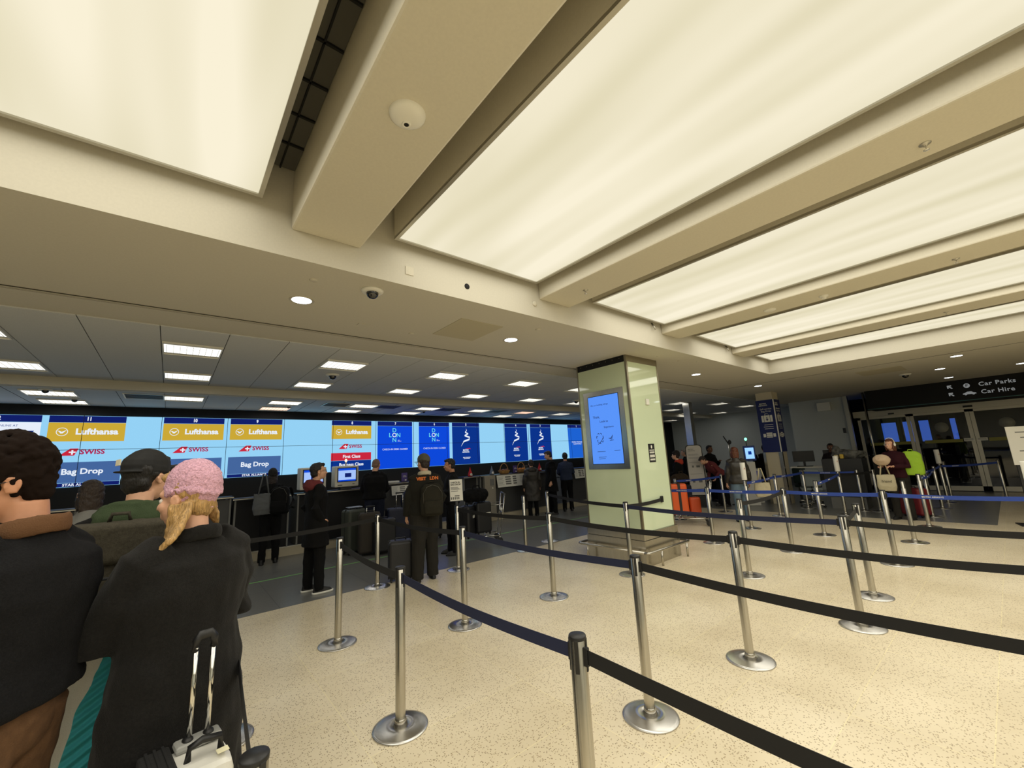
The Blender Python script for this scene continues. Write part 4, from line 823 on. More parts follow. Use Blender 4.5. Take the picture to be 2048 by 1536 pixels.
capt, hmc = person('person in olive cap and dark jacket with orange lettering, seen from behind', 3.05, 5.88, -18, 1.83, cloth('dark_olive_jacket', (34, 33, 28)), C_DKDENIM, 'light', 'dark', 'short', armL='down', armR='pocket', hy=26, hp=-2, hem=.9, cap=(mat('olive_cap', (84, 82, 66), .85), 'cap'), collar=C_CREAMF, glasses=True, seed=11, wide=1.18, stride=.05)
o = txt('VISIT   LDN', .065, mat('orange_print', (214, 112, 40), .7), capt, (.02, -.178, 1.475), (PI / 2 - .12, 0, 0), bold=.003)
backpack('dark olive backpack on the person in the olive cap', 3.06, 5.70, 1.17, -18, cloth('olive_nylon', (40, 38, 30)), .33, .46, .17)
person('person with short black hair and beard in black, profile to the left beside the trolley', 4.22, 7.02, 62, 1.76, C_BLACK, C_BLACK, 'tan', 'black', 'short', armL='fold', armR='fold', hp=-6, seed=12, vox=.011)
person('person in a dark brown quilted long coat with the hood up at the desk', 8.2, 9.12, -30, 1.64, C_PUFF, C_BLACK, 'fair', 'dark', 'short', hem=.5, coat='coat', hood=C_PUFF, seed=13, vox=.012, wide=1.15)
person('person in a black overcoat with brown hair looking down at the desk', 9.02, 9.15, 55, 1.88, C_BLACK, C_BLACK, 'fair', 'dark', 'short', hem=.62, coat='coat', hp=-18, armR='down', seed=14, vox=.012, wide=1.1)
person('person in a slate blue top with short dark hair seen from behind near the pillar', 9.75, 9.2, -40, 1.80, C_BLUESH, C_BLACK, 'tan', 'black', 'short', armL='desk', armR='desk', seed=15, vox=.012)
# --- far right
person('person in a dark cap with a red neck warmer behind the orange suitcase', 11.1, 6.15, 20, 1.66, C_BLACK, cloth('dark_green_trousers', (40, 48, 44)), 'fair', 'dark', 'short', hood=cloth('red_scarf', (170, 60, 44)), cap=(mat('black_beanie', (22, 20, 20), .9), 'beanie'), armL='desk', armR='desk', seed=16, vox=.013)
person('grey haired person partly hidden behind the white rounded totem', 13.2, 7.0, 30, 1.72, C_BLACK, C_BLACK, 'fair', 'grey', 'short', seed=17, vox=.013)
person('person in black with short black hair standing by the self service kiosk', 13.9, 6.5, 160, 1.80, C_BLACK, C_BLACK, 'brown', 'black', 'short', armL='phone', seed=18, vox=.013)
person('person in a maroon patterned jacket bending forward at the kiosk', 12.75, 5.72, 60, 1.72, C_MAROON, C_BLACK, 'fair', 'dark', 'short', lean=48, armL='desk', armR='desk', seed=19, vox=.013)
person('person with long auburn hair in a dark leather jacket and blue jeans', 10.35, 4.25, -50, 1.70, C_LEATH, C_DENIM, 'fair', 'auburn', 'long', hem=.88, seed=20, vox=.012, wide=1.15)
person('person with a dark backpack half hidden behind the blue column', 15.6, 5.42, -60, 1.72, C_BLACK, C_BLACK, 'fair', 'black', 'short', seed=21, vox=.013)
backpack('dark round backpack peeping out left of the blue column', 15.35, 5.58, 1.2, -150, C_BLACK, .34, .46, .2, straps=False)
person('person in a dark suit standing behind the black pedestal facing the hall', 14.9, 3.42, 105, 1.66, cloth('dark_suit', (30, 24, 26)), C_BLACK, 'brown', 'black', 'short', armL='desk', armR='desk', seed=22, vox=.013)
person('person with long dark maroon hair and white headphones carrying bags near the exit', 12.2, 1.72, 70, 1.70, cloth('deep_maroon_knit', (50, 18, 26)), C_DKDENIM, 'fair', 'auburn', 'long', armL='book', armR='book', hem=.9, phones=True, seed=23, vox=.012)

# ================================================================ CHECK-IN DESKS
f = nb(); box(f, -4, 13.6, 9.72, 10.5, 0, .17); o = obj('conveyor_plinth', f, mat('plinth_cream', (176, 166, 142), .6)); tag(o, 'low cream plinth running along the foot of the check-in desks', 'plinth')
obj('edge_strip', box(nb(), -4, 13.6, 9.71, 9.75, .17, .19), M_ALU, o); obj('belt_surface', box(nb(), -4, 13.6, 9.76, 10.5, .17, .185), M_DGREY, o)
def desk(label, x0, x1, z=1.26, y0=9.66, d=.75, m=None):
    t = thing('check_in_desk', label, 'desk', ((x0 + x1) / 2, y0, 0), group='check-in desks under the video wall'); hw = (x1 - x0) / 2; m = m or M_DGREY
    obj('front_panel', box(nb(), -hw + .02, hw - .02, .04, .07, .2, z - .04), m, t); obj('side_panel', box(nb(), -hw, -hw + .03, .02, d, .19, z - .02), M_GREY, t); obj('side_panel', box(nb(), hw - .03, hw, .02, d, .19, z - .02), M_GREY, t)
    obj('worktop', box(nb(), -hw - .03, hw + .03, -.04, .35, z - .02, z + .015, bev=.005), M_COUNT, t); obj('desk_shelf', box(nb(), -hw, hw, .3, d, z - .3, z - .27), M_COUNT, t)
    obj('metal_trim', box(nb(), -hw - .03, hw + .03, -.045, -.04, z - .012, z + .004), M_ALU, t); return t
desk('check-in desk at the far left behind the green jacket', -2.3, -1.1); desk('check-in desk right of the pink hat with a purple card stand', .25, .95, 1.25); desk('dark desk under the two self-service screens', 2.1, 3.7, 1.2, m=M_SOOT)
dm = desk('check-in desk behind the bald person and the pushchair', 3.95, 5.1); dg = desk('grey check-in desk with baskets and gnomes on top', 6.75, 8.55); dr = desk('check-in desk half hidden by the green pillar', 10.5, 12.4)
desk('black check-in desk beside the person in the dark beanie', 1.0, 1.95, 1.2, m=M_SOOT)
def info_board(label, x, z, w_, h, y=9.63):
    t = thing('info_board', label, 'notice board', (x, y, z)); t.rotation_euler = (-.18, 0, 0); obj('panel', box(nb(), -w_ / 2, w_ / 2, -.01, .01, -h, 0), M_PAPER, t)
    f = nb()
    for c in range(4):
        cx0 = -w_ / 2 + w_ * (c + .08) / 4; cw = w_ / 4 * .8
        if c in (1, 2):
            for r in range(4): box(f, cx0, cx0 + cw * (.9 if c == 1 else .6), -.013, -.01, -h * (.24 + r * .19), -h * (.12 + r * .19))
        else:
            for r in range(7): box(f, cx0, cx0 + cw * (.95 - .1 * (r % 3)), -.012, -.01, -h * (.16 + r * .11), -h * (.135 + r * .11))
    obj('print', f, M_GREY, t); return t
info_board('white information board sloping on the grey desk front below the baskets', 7.85, 1.24, 1.12, .34); info_board('white information board on the desk beside the pillar', 10.95, 1.23, .7, .3); info_board('white information board behind the pushchair', 4.5, 1.2, .75, .22)
t = thing('terminal_panel', 'light grey terminal cabinet at the left end of the grey desk', 'cabinet', (7.0, 9.55, .19)); obj('case', box(nb(), -.19, .19, 0, .1, 0, 1.06), M_ALU, t); obj('screen_inset', box(nb(), .0, .14, -.004, 0, .8, .98), M_GREY, t); f = nb(); ell(f, (.08, -.008, .72), (.02, .01, .02)); obj('lamp_button', f, M_WHITE, t)
def kiosk(label, x):
    t = thing('check_in_kiosk', label, 'kiosk', (x, 9.62, 1.215)); obj('casing', box(nb(), -.26, .26, 0, .28, .06, .52, bev=.02), mat('kiosk_beige', (206, 202, 188), .5), t); obj('foot', box(nb(), -.12, .12, .05, .25, 0, .08), M_DGREY, t)
    obj('bezel', box(nb(), -.21, .21, -.006, 0, .17, .48), M_SOOT, t); s = obj('screen', box(nb(), -.19, .19, -.009, -.006, .185, .465), emi('kiosk_screen', (168, 198, 255), .95), t)
    obj('page_header', box(nb(), -.19, .19, -.011, -.009, .42, .465), M_ROYAL, s); obj('page_header', box(nb(), -.19, .19, -.011, -.009, .185, .215), M_ROYAL, s); obj('picture', box(nb(), -.05, .09, -.011, -.009, .27, .36), M_HDR, s); obj('card_slot', box(nb(), -.2, -.1, -.004, 0, .095, .11), M_SOOT, t); obj('card_slot', box(nb(), .12, .17, -.004, 0, .11, .12), M_SOOT, t); return t
kiosk('beige self-service screen unit between the hooded person and the bald person', 3.08); kiosk('beige self-service screen unit partly hidden by the person in the maroon hood', 2.38)
t = thing('beacon_lamp', 'small lit beacon lamp on top of the right self-service unit', 'lamp', (3.1, 9.78, 1.735)); f = nb(); tube(f, [(0, 0, 0), (0, 0, .09)], .014, 10); obj('stem', f, M_ALU, t); f = nb(); ell(f, (0, 0, .12), (.028, .028, .035)); obj('bulb', f, emi('beacon_glow', (255, 220, 180), 2.0), t)
def card(label, x, y, z, m=None):
    t = thing('card_stand', label, 'card stand', (x, y, z)); obj('card', box(nb(), -.075, .075, -.004, .004, 0, .22), m or mat('purple_card', (74, 60, 128), .5), t); f = nb(); box(f, -.04, .05, -.006, -.004, .12, .13); box(f, -.03, .04, -.006, -.004, .15, .158); box(f, .01, .05, -.006, -.004, .03, .06); obj('print', f, M_WHITE, t); obj('foot', box(nb(), -.08, .08, -.02, .05, 0, .012), M_BLACK, t)
card('purple card stand on the desk right of the pink hat', .52, 9.72, 1.265); card('purple card stand on the desk behind the pushchair', 4.5, 9.72, 1.275); card('purple card stand between the two wicker baskets', 8.08, 9.72, 1.275)
t = thing('paper_tray', 'small white paper stack left of the purple card behind the pushchair', 'paper', (4.22, 9.78, 1.275)); obj('sheets', box(nb(), -.15, .15, -.06, .06, 0, .04, bev=.004), M_PAPER, t)
def basket(label, x, fruit):
    t = thing('wicker_basket', label, 'basket', (x, 9.74, 1.275)); wm = mat('wicker', (168, 126, 72), .8, noise_amt=.4, nscale=70, bump=.8, bscale=80); f = nb(); loft(f, [(0, 0, 0, .13, .09), (.04, 0, 0, .16, .105), (.09, 0, 0, .19, .12), (.10, 0, 0, .195, .125)], 28, 2.6); obj('bowl', f, wm, t)
    f = nb(); tube(f, [(.15 * math.cos(a), 0, .08 + .22 * math.sin(a)) for a in [PI * k / 14 for k in range(15)]], .011, 8); obj('handle', f, wm, t)
    f = nb(); R_ = random.Random(3)
    for k in range(9): ell(f, (R_.uniform(-.12, .12), R_.uniform(-.06, .06), .115), (.03, .03, .025), u=8, v=6)
    o = obj('sweets', f, fruit, t); o['kind'] = 'stuff'
basket('left wicker basket with a hoop handle on the grey desk', 7.67, mat('sweets_brown', (120, 70, 60), .4)); basket('right wicker basket with orange contents on the grey desk', 8.34, mat('sweets_orange', (206, 130, 50), .4))
def gnome(label, x, hat, z=1.275):
    t = thing('gnome_figure', label, 'figurine', (x, 9.72, z)); t.scale = (.85, .85, .72); f = nb(); lathe(f, [(0, 0), (.07, 0), (.08, .05), (.06, .12), (.03, .16), (0, .17)], 18); obj('body', f, hat if hat is not M_GREY else mat('gnome_grey', (130, 130, 128), .9), t)
    f = nb(); lathe(f, [(0, .01), (.045, .03), (.05, .08), (.02, .13), (0, .13)], 14, (.0, -.045, 0)); obj('beard', f, mat('gnome_beard', (220, 216, 206), .95, bump=.8), t); f = nb(); ell(f, (0, -.085, .115), (.016, .016, .014), u=10, v=8); obj('nose', f, SKIN['fair'], t)
    f = nb(); lathe(f, [(.07, .115), (.06, .14), (.035, .22), (.015, .3), (.006, .35), (0, .355)], 18); obj('hat', f, hat, t)
M_RED = mat('felt_red', (178, 34, 40), .9)
gnome('red hatted gnome figure on the desk left end near the trolley', 6.45, M_RED); gnome('grey and blue hatted gnome figure left of the baskets', 7.2, mat('felt_blue_grey', (96, 108, 124), .9)); gnome('red hatted gnome figure beside the person in the overcoat', 9.1, M_RED)
desk('small desk behind the person in the overcoat carrying a red gnome', 8.75, 9.6); desk('small dark desk left of the grey desk carrying a red gnome', 6.2, 6.66, m=M_SOOT)
for x, n in ((8.62, 'right of the baskets'), (10.62, 'just left of the green pillar')): 
    t = thing('desk_monitor', 'small grey monitor back on the desk %s' % n, 'monitor', (x, 9.86, 1.275)); obj('housing', box(nb(), -.1, .1, -.01, .03, .03, .2, bev=.006), M_DGREY, t); obj('foot', box(nb(), -.06, .06, -.03, .05, 0, .03), M_GREY, t)
def suitcase(label, x, y, rz, w_, h, d, m, z0=0.0, tele=.0, strap=None, tags=None, lay=0, name='suitcase', ribs=False):
    t = thing(name, label, 'suitcase', (x, y, z0 + (0.002 if z0 == 0 and (y > 6.2 or x > 12.15) else 0)), math.radians(rz)); f = nb(); box(f, -w_ / 2, w_ / 2, -d / 2, d / 2, .045, h, bev=min(.045, d * .25)); o = obj('shell', f, m, t); md = o.modifiers.new('b', 'BEVEL'); md.width = .012; md.segments = 2; md.limit_method = 'ANGLE'
    if ribs:
        f = nb(); [box(f, -w_ * .36 + k * w_ * .12, -w_ * .33 + k * w_ * .12, -d / 2 - .005, d / 2 + .005, .1, h - .06) for k in range(7)]; obj('rib', f, m, t)
    f = nb(); box(f, -w_ / 2 - .002, w_ / 2 + .002, -.008, .008, .04, h + .002, bev=.003); obj('zip_seam', f, M_BLACK, t)
    f = nb(); tube(f, [(-.08, 0, h), (-.07, 0, h + .03), (.07, 0, h + .03), (.08, 0, h)], .012, 8, flat=(1, .8)); obj('carry_handle', f, M_BLACK, t)
    for sx in (-1, 1):
        for sy in (-1, 1):
            f = nb(); tube(f, [(sx * w_ * .38 - .012, sy * d * .3, .024), (sx * w_ * .38 + .012, sy * d * .3, .024)], .023, 14); box(f, sx * w_ * .38 - .018, sx * w_ * .38 + .018, sy * d * .3 - .012, sy * d * .3 + .012, .03, .055); obj('wheel', f, M_BLACK, t)
    if tele:
        f = nb(); tube(f, [(-.07, -d * .42, h - .05), (-.07, -d * .42, h + tele)], .009, 10); tube(f, [(.07, -d * .42, h - .05), (.07, -d * .42, h + tele)], .009, 10); obj('telescopic_handle', f, M_CHROME, t); f = nb(); tube(f, [(-.085, -d * .42, h + tele), (.085, -d * .42, h + tele)], .016, 10); obj('grip', f, M_BLACK, t)
    if strap: obj('luggage_strap', box(nb(), -.03, .03, -d / 2 - .006, d / 2 + .006, .04, h + .005), strap, t)
    if tags: obj('tag', box(nb(), .02, .14, -d / 2 - .006, -d / 2, h * .6, h * .68), M_PAPER, t)
    return t
C_CASE = mat('dark_suitcase', (30, 30, 32), .5); C_CASEG = mat('green_grey_suitcase', (62, 66, 58), .5); C_ORG = mat('orange_shell', (226, 92, 34), .4)
suitcase('dark grey-green suitcase standing beside the bald person, papers on top', 2.95, 8.75, 20, .42, .86, .28, C_CASEG); t = thing('paper_stack', 'pale papers lying on the grey-green suitcase', 'paper', (2.95, 8.75, .892)); obj('sheets', box(nb(), -.13, .15, -.08, .1, 0, .012), mat('pale_blue_paper', (150, 160, 176), .6), t)
suitcase('brown soft suitcase with chrome handle left of the bald person', 3.12, 8.35, -10, .40, .80, .26, mat('brown_suitcase', (52, 46, 38), .8), tele=.12)
suitcase('large dark navy suitcase right of the bald person', 3.9, 8.75, -10, .50, .78, .32, mat('navy_suitcase', (22, 28, 52), .5), tele=.32); suitcase('black suitcase at the bald person feet', 3.35, 8.2, 0, .44, .66, .28, C_CASE)
suitcase('black cabin suitcase beside the legs of the person in the olive cap', 2.78, 6.15, -20, .36, .58, .24, C_CASE, tele=0)
# pushchair
t = thing('pushchair', 'pushchair with a rounded dark navy hood by the closed desk', 'pushchair', (4.3, 8.85, .002)); M_NV = cloth('navy_canvas', (24, 30, 56))
b = nb(); ell(b, (0, 0, .88), (.27, .30, .30)); ell(b, (0, .05, .62), (.22, .34, .2)); o = obj('hood', b, M_NV, t); remesh(o, .012, 2, .004, 10); b = nb(); tube(b, [(-.2, -.27, .98), (0, -.30, 1.02), (.2, -.27, .98)], .03, 8, flat=(1, .5)); obj('pale_band', b, mat('pale_band', (130, 136, 150), .7), t)
b = nb(); [tube(b, [(s * .25, -.35, .95), (s * .25, 0, .5), (s * .24, .3, .1)], .014, 8) for s in (-1, 1)]; [tube(b, [(s * .25, .2, .6), (s * .25, -.25, .1)], .014, 8) for s in (-1, 1)]; tube(b, [(-.25, -.35, .95), (.25, -.35, .95)], .016, 8); obj('frame', b, M_BLACK, t)
for sx in (-1, 1):
    for yy in (.3, -.25): b = nb(); tube(b, [(sx * .25 - .02, yy, .09), (sx * .25 + .02, yy, .09)], .09, 18); obj('wheel', b, M_BLACK, t)
suitcase('black suitcase under the pushchair side near the closed desk', 4.72, 8.75, 0, .42, .7, .28, C_CASE)
b = nb(); ell(b, (0, 0, .06), (.06, .05, .06)); ell(b, (-.04, 0, .12), (.02, .02, .03)); ell(b, (.045, 0, .12), (.02, .02, .03)); o = obj('plush_toy', b, M_PAPER, None, (4.09, 9.16, .002)); remesh(o, .008, 1); tag(o, 'small white crumpled item on the dark floor beside the pushchair', 'toy')
# luggage trolleys
def trolley(label, x, y, rz, m=M_CHROME):
    t = thing('luggage_trolley', label, 'luggage trolley', (x, y, .002), math.radians(rz))
    b = nb(); [tube(b, [(s * .26, -.38, .16), (s * .2, .45, .16)], .014, 8) for s in (-1, 1)]; [tube(b, [(-.25, yy, .16), (.25, yy, .16)], .011, 8) for yy in (-.38, -.1, .2, .45)]; obj('base_frame', b, m, t)
    b = nb(); [tube(b, [(s * .26, -.38, .16), (s * .27, -.46, .6), (s * .27, -.52, .98)], .014, 8) for s in (-1, 1)]; tube(b, [(-.27, -.46, .6), (.27, -.46, .6)], .011, 8); [tube(b, [(k * .07 - .21, -.44, .5), (k * .07 - .21, -.48, .72)], .005, 6) for k in range(7)]; obj('back_frame', b, m, t)
    b = nb(); tube(b, [(-.29, -.52, .98), (.29, -.52, .98)], .019, 10); obj('push_bar', b, M_DGREY, t)
    b = nb(); tube(b, [(-.24, -.47, .78), (-.24, -.22, .76), (.24, -.22, .76), (.24, -.47, .78)], .007, 6); obj('basket', b, m, t)
    for sx, yy in ((-.26, -.38), (.26, -.38), (0, .42)):
        b = nb(); tube(b, [(sx - .02, yy, .065), (sx + .02, yy, .065)], .063, 18); obj('wheel', b, M_BLACK, t); b = nb(); tube(b, [(sx, yy, .07), (sx, yy, .16)], .012, 8); obj('fork', b, m, t)
    return t
trolley('luggage trolley piled with black suitcases and bags on the dark floor', 5.15, 7.45, 60)
suitcase('black suitcase with white tag at the left of the trolley', 4.72, 7.3, 40, .42, .62, .26, C_CASE, z0=.185, tags=1); suitcase('black suitcase with white tag at the right of the trolley', 5.12, 7.32, -5, .36, .66, .24, C_CASE, z0=.185, tags=1)
def duffel(label, x, y, z, rz, w_, m, hh=.15):
    t = thing('duffel_bag', label, 'bag', (x, y, z), math.radians(rz)); b = nb(); tube(b, [(-w_ / 2, 0, hh), (-w_ * .3, 0, hh), (0, 0, hh * 1.05), (w_ * .3, 0, hh), (w_ / 2, 0, hh)], [hh * .8, hh, hh, hh, hh * .8], 20); o = obj('bag', b, m, t); remesh(o, .012, 3, .02, 8, x); b = nb(); tube(b, [(-.1, -hh * .5, hh * 1.6), (-.07, -hh * .3, hh * 2.4), (.07, -hh * .3, hh * 2.4), (.1, -hh * .5, hh * 1.6)], .012, 8); obj('handle', b, m, t); return t
duffel('black duffel bag on top of the trolley cases', 4.95, 7.3, .85, -10, .5, C_BLACK, .14)
suitcase('bright orange suitcase with a black strap on the trolley by the pillar', 9.28, 5.22, -40, .40, .74, .24, C_ORG, z0=.185, strap=M_BLACK); suitcase('second orange suitcase lower on the trolley, mostly hidden', 9.55, 4.98, -40, .26, .42, .18, mat('orange_shell_dark', (196, 74, 30), .4), z0=.185)
tr = trolley('luggage trolley carrying orange suitcases right of the green pillar', 9.42, 5.05, 28); obj('grey_panel', box(nb(), -.24, .24, -.45, -.43, .3, .92), M_DGREY, tr); duffel('dark brown travel bag on the trolley of the capped person', 10.6, 5.85, .8, 0, .6, cloth('brown_leather', (52, 42, 32)), .14)
suitcase('dark blue suitcase carrying the brown travel bag', 10.6, 5.85, -20, .5, .78, .3, mat('navy_suitcase', (22, 28, 52), .5))

# ================================================================ FAR RIGHT KIOSKS, DESK, PEDESTAL
t = thing('totem_sign', 'white rounded totem sign with black edge near the self service kiosks', 'sign', (12.5, 6.33, 0), math.radians(-62))
f = nb(); pts = [(-.24, .3), (-.24, 1.74)] + [(-.24 + .1 - .1 * math.cos(a), 1.74 + .1 * math.sin(a)) for a in (.5, 1.0, 1.57)] + [(.14 + .1 * math.sin(a), 1.74 + .1 * math.cos(a)) for a in (0, .57, 1.07)] + [(.24, 1.74), (.24, .3)]
prism(f, pts, -.01, .04); obj('edge', f, M_BLACK, t); f = nb(); prism(f, [(a * .9, .33 + (b - .3) * .965) for a, b in pts], -.016, -.01); obj('panel', f, mat('totem_white', (206, 200, 190), .6), t); obj('foot', box(nb(), -.3, .3, -.2, .2, 0, .3), M_BLACK, t)
txt('BRITISH\nAIRWAYS', .045, M_DGREY, t, (-.16, -.018, 1.68), align='LEFT'); f = nb(); [box(f, -.17, .1 + .03 * (k % 3), -.018, -.016, z, z + .008) for k, z in enumerate((1.55, 1.52, 1.45, 1.42, 1.3, .95))]; box(f, -.1, -.05, -.018, -.016, 1.15, 1.21); box(f, .02, .12, -.018, -.016, 1.15, 1.21); box(f, -.13, -.06, -.018, -.016, .7, .78); box(f, .04, .14, -.018, -.016, .7, .78); obj('print', f, M_GREY, t)
def bagdrop(label, x, y, rz, screen=True, hh=1.0, light=None):
    t = thing('bag_drop_kiosk', label, 'kiosk', (x, y, .002), math.radians(rz)); obj('body', box(nb(), -.19, .19, -.15, .2, 0, hh, bev=.015), mat('kiosk_white', (196, 194, 186), .5), t)
    if screen:
        obj('mast', box(nb(), -.05, .05, -.02, .06, hh, 1.3), M_GREY, t); obj('head', box(nb(), -.16, .16, -.03, .05, 1.26, 1.72, bev=.01), mat('kiosk_blue', (40, 70, 150), .5), t); obj('screen', box(nb(), -.12, .12, -.034, -.03, 1.32, 1.66), emi('kiosk_bright', (150, 200, 255), 1.2), t); obj('picture', box(nb(), -.04, .05, -.037, -.034, 1.45, 1.55), M_DEEP, t); obj('poster', box(nb(), -.13, .13, -.156, -.15, .65, .95), mat('kiosk_violet', (84, 88, 190), .5), t)
        f = nb(); tube(f, [(-.05, 0, 1.7), (-.05, 0, 1.88)], .012, 8); obj('light_mast', f, M_DGREY, t); f = nb(); ell(f, (-.05, 0, 1.93), (.04, .04, .045)); obj('status_light', f, light or emi('green_glow', (120, 255, 190), 3.0), t)
    return t
bagdrop('bag drop kiosk with lit blue screen and glowing green lamp', 14.0, 5.3, -60); bagdrop('white kiosk cabinet between the bending person and the leather jacket', 13.3, 5.15, -60, False, 1.25); bagdrop('white kiosk cabinet behind the totem sign', 13.0, 6.5, -60, False, 1.35)
t = thing('scanner_mast', 'silver scanner mast with a black camera head above the bending person', 'scanner', (13.2, 5.55, .002)); f = nb(); tube(f, [(0, 0, 0), (0, 0, 1.85)], .02, 10); tube(f, [(.06, -.06, 0), (.06, -.06, 1.7)], .014, 10); obj('pole', f, M_CHROME, t); f = nb(); ell(f, (.03, -.02, 1.86), (.05, .05, .07)); tube(f, [(0, 0, 1.8), (-.12, .08, 2.05)], .016, 8); obj('camera_head', f, M_BLACK, t); obj('base', box(nb(), -.12, .14, -.14, .1, 0, .02), M_BLACK, t)
# tote bags
def tote(label, x, y, z, rz, w_, h, m, text=None, hang=.3):
    t = thing('tote_bag', label, 'bag', (x, y, z), math.radians(rz)); b = nb(); loft(b, [(0, 0, 0, w_ * .42, .05), (h * .3, 0, 0, w_ * .5, .07), (h, 0, 0, w_ * .46, .03)], 24, 3); o = obj('bag', b, m, t); remesh(o, .01, 1, .008, 10, x)
    for s in (-1, 1): b = nb(); tube(b, [(-w_ * .25, s * .02, h - .02), (-w_ * .06, s * .015, h + hang), (w_ * .06, s * .015, h + hang), (w_ * .25, s * .02, h - .02)], .012, 8, flat=(1, .5)); obj('handle', b, m, t)
    if text: txt(text, .07, M_SOOT, t, (0, -.075, h * .6))
    return t
M_CNV = mat('cream_canvas', (186, 176, 146), .9, bump=.3)
tote('cream canvas tote hanging from the hand of the auburn haired person', 10.55, 3.83, .55, -60, .34, .32, M_CNV, hang=.32); tote('cream canvas tote with dark print held by the person with headphones', 11.85, 1.86, .62, -75, .32, .34, M_CNV, 'friend', .3)
tote('grey shoulder bag on the left side of the person in the dark beanie', 1.38, 9.02, .92, -15, .34, .38, cloth('slate_grey', (92, 94, 96)), hang=.35)
t = thing('neck_pillow', 'round cream fluffy hat held by the person with headphones', 'hat', (11.82, 1.86, 1.27)); b = nb(); ell(b, (0, 0, 0), (.09, .15, .12)); ell(b, (-.06, 0, 0), (.05, .09, .05)); o = obj('pad', b, mat('cream_fur', (206, 180, 150), .95, bump=.8), t); remesh(o, .01, 1, .006, 20)
backpack('lime green backpack worn by the person with headphones', 12.15, 1.42, 1.18, 100, mat('lime_nylon', (150, 190, 40), .7, bump=.3, bscale=60), .34, .5, .2, straps=False)
suitcase('maroon suitcase behind the person with headphones', 12.7, 1.6, 60, .44, .62, .28, mat('maroon_shell', (110, 22, 30), .4)); suitcase('black bag standing beside the pole at the exit', 13.3, 1.9, 40, .5, .95, .3, C_CASE)
t = thing('service_table', 'white topped table with two black monitors right of the blue column', 'table', (14.95, 3.75, .002), math.radians(-75)); obj('tabletop', box(nb(), -.75, .75, -.3, .3, .98, 1.02, bev=.006), M_WHITE, t)
for s in (-1, 1): obj('leg', box(nb(), s * .6 - .03, s * .6 + .03, -.25, .25, 0, .98), M_BLACK, t)
obj('modesty_panel', box(nb(), -.7, .7, -.02, .0, .55, .85), M_DGREY, t)
for s, n in ((-1, 'left black monitor on the white table'), (1, 'right black monitor on the white table')):
    c_, s2 = math.cos(math.radians(-75)), math.sin(math.radians(-75)); t = thing('computer_monitor', n, 'monitor', (14.95 + s * .38 * c_, 3.75 + s * .38 * s2, 1.024), math.radians(-75)); obj('screen', box(nb(), -.27, .27, -.02, .02, .14, .46, bev=.005), M_BLACK, t); obj('stand', box(nb(), -.03, .03, 0, .03, 0, .16), M_BLACK, t); obj('foot', box(nb(), -.1, .1, -.08, .1, 0, .012), M_BLACK, t)
    t = thing('keyboard', 'black keyboard in front of the %s monitor' % ('left' if s < 0 else 'right'), 'keyboard', (14.95 + s * .38 * c_ - .17, 3.75 + s * .38 * s2 - .05, 1.024), math.radians(-75)); obj('keys', box(nb(), -.2, .2, -.06, .06, 0, .022, bev=.004), M_BLACK, t)
def chair(label, x, y, rz, m):
    t = thing('office_chair', label, 'chair', (x, y, .002), math.radians(rz)); b = nb(); box(b, -.24, .24, -.24, .24, .44, .52, bev=.03); obj('seat', b, m, t); b = nb(); box(b, -.22, .22, .2, .27, .55, 1.0, bev=.03); obj('backrest', b, m, t); b = nb(); tube(b, [(0, .24, .56), (0, .26, .45), (0, 0, .42)], .02, 8); obj('back_support', b, M_BLACK, t); b = nb(); tube(b, [(0, 0, .08), (0, 0, .44)], .025, 10); obj('gas_column', b, M_CHROME, t)
    for k in range(5):
        a = k * 2 * PI / 5; b = nb(); tube(b, [(0, 0, .1), (.28 * math.cos(a), .28 * math.sin(a), .06)], .018, 8); obj('leg', b, M_CHROME, t); b = nb(); ell(b, (.28 * math.cos(a), .28 * math.sin(a), .028), (.028, .028, .028), u=10, v=8); obj('castor', b, M_BLACK, t)
chair('dark green office chair left at the white table', 14.47, 4.02, 60, cloth('dark_teal', (30, 44, 44))); chair('pale grey office chair right at the white table', 13.6, 3.72, 110, cloth('pale_grey', (126, 134, 134)))
t = thing('pedestal', 'large black pedestal desk on a grey base before the exit', 'pedestal', (13.75, 2.92, .002)); obj('cabinet', box(nb(), -.3, .3, -.42, .42, .3, 1.26), mat('charcoal_laminate', (36, 37, 38), .5), t); obj('base', box(nb(), -.28, .28, -.36, .36, 0, .3), M_GREY, t)
t = thing('black_screen_panel', 'tall black panel standing right of the pedestal', 'panel', (14.1, 2.15, .002)); obj('panel', box(nb(), -.03, .03, -.25, .25, .05, 1.25), M_SOOT, t); obj('foot', box(nb(), -.15, .15, -.25, .25, 0, .05), M_BLACK, t)
t = thing('jacket_pile', 'pile of grey jackets with fur lying on the black pedestal', 'clothing', (13.78, 2.84, 1.262)); b = nb(); ell(b, (0, 0, .1), (.2, .34, .13)); ell(b, (0, .2, .2), (.14, .13, .12)); ell(b, (0, -.2, .12), (.16, .2, .1)); o = obj('jackets', b, cloth('jacket_grey', (92, 92, 88), noise_amt=.5, nscale=9), t); remesh(o, .014, 2, .05, 7, 3)
t = thing('crisp_packets', 'small yellow packets on the front of the black pedestal', 'packets', (13.52, 2.94, 1.264)); b = nb(); box(b, -.05, .05, -.08, .0, 0, .12, bev=.02); obj('packet', b, mat('packet_yellow', (190, 160, 60), .5), t); b = nb(); box(b, -.05, .05, .03, .12, 0, .1, bev=.02); obj('packet', b, mat('packet_cream', (200, 190, 150), .5), t)

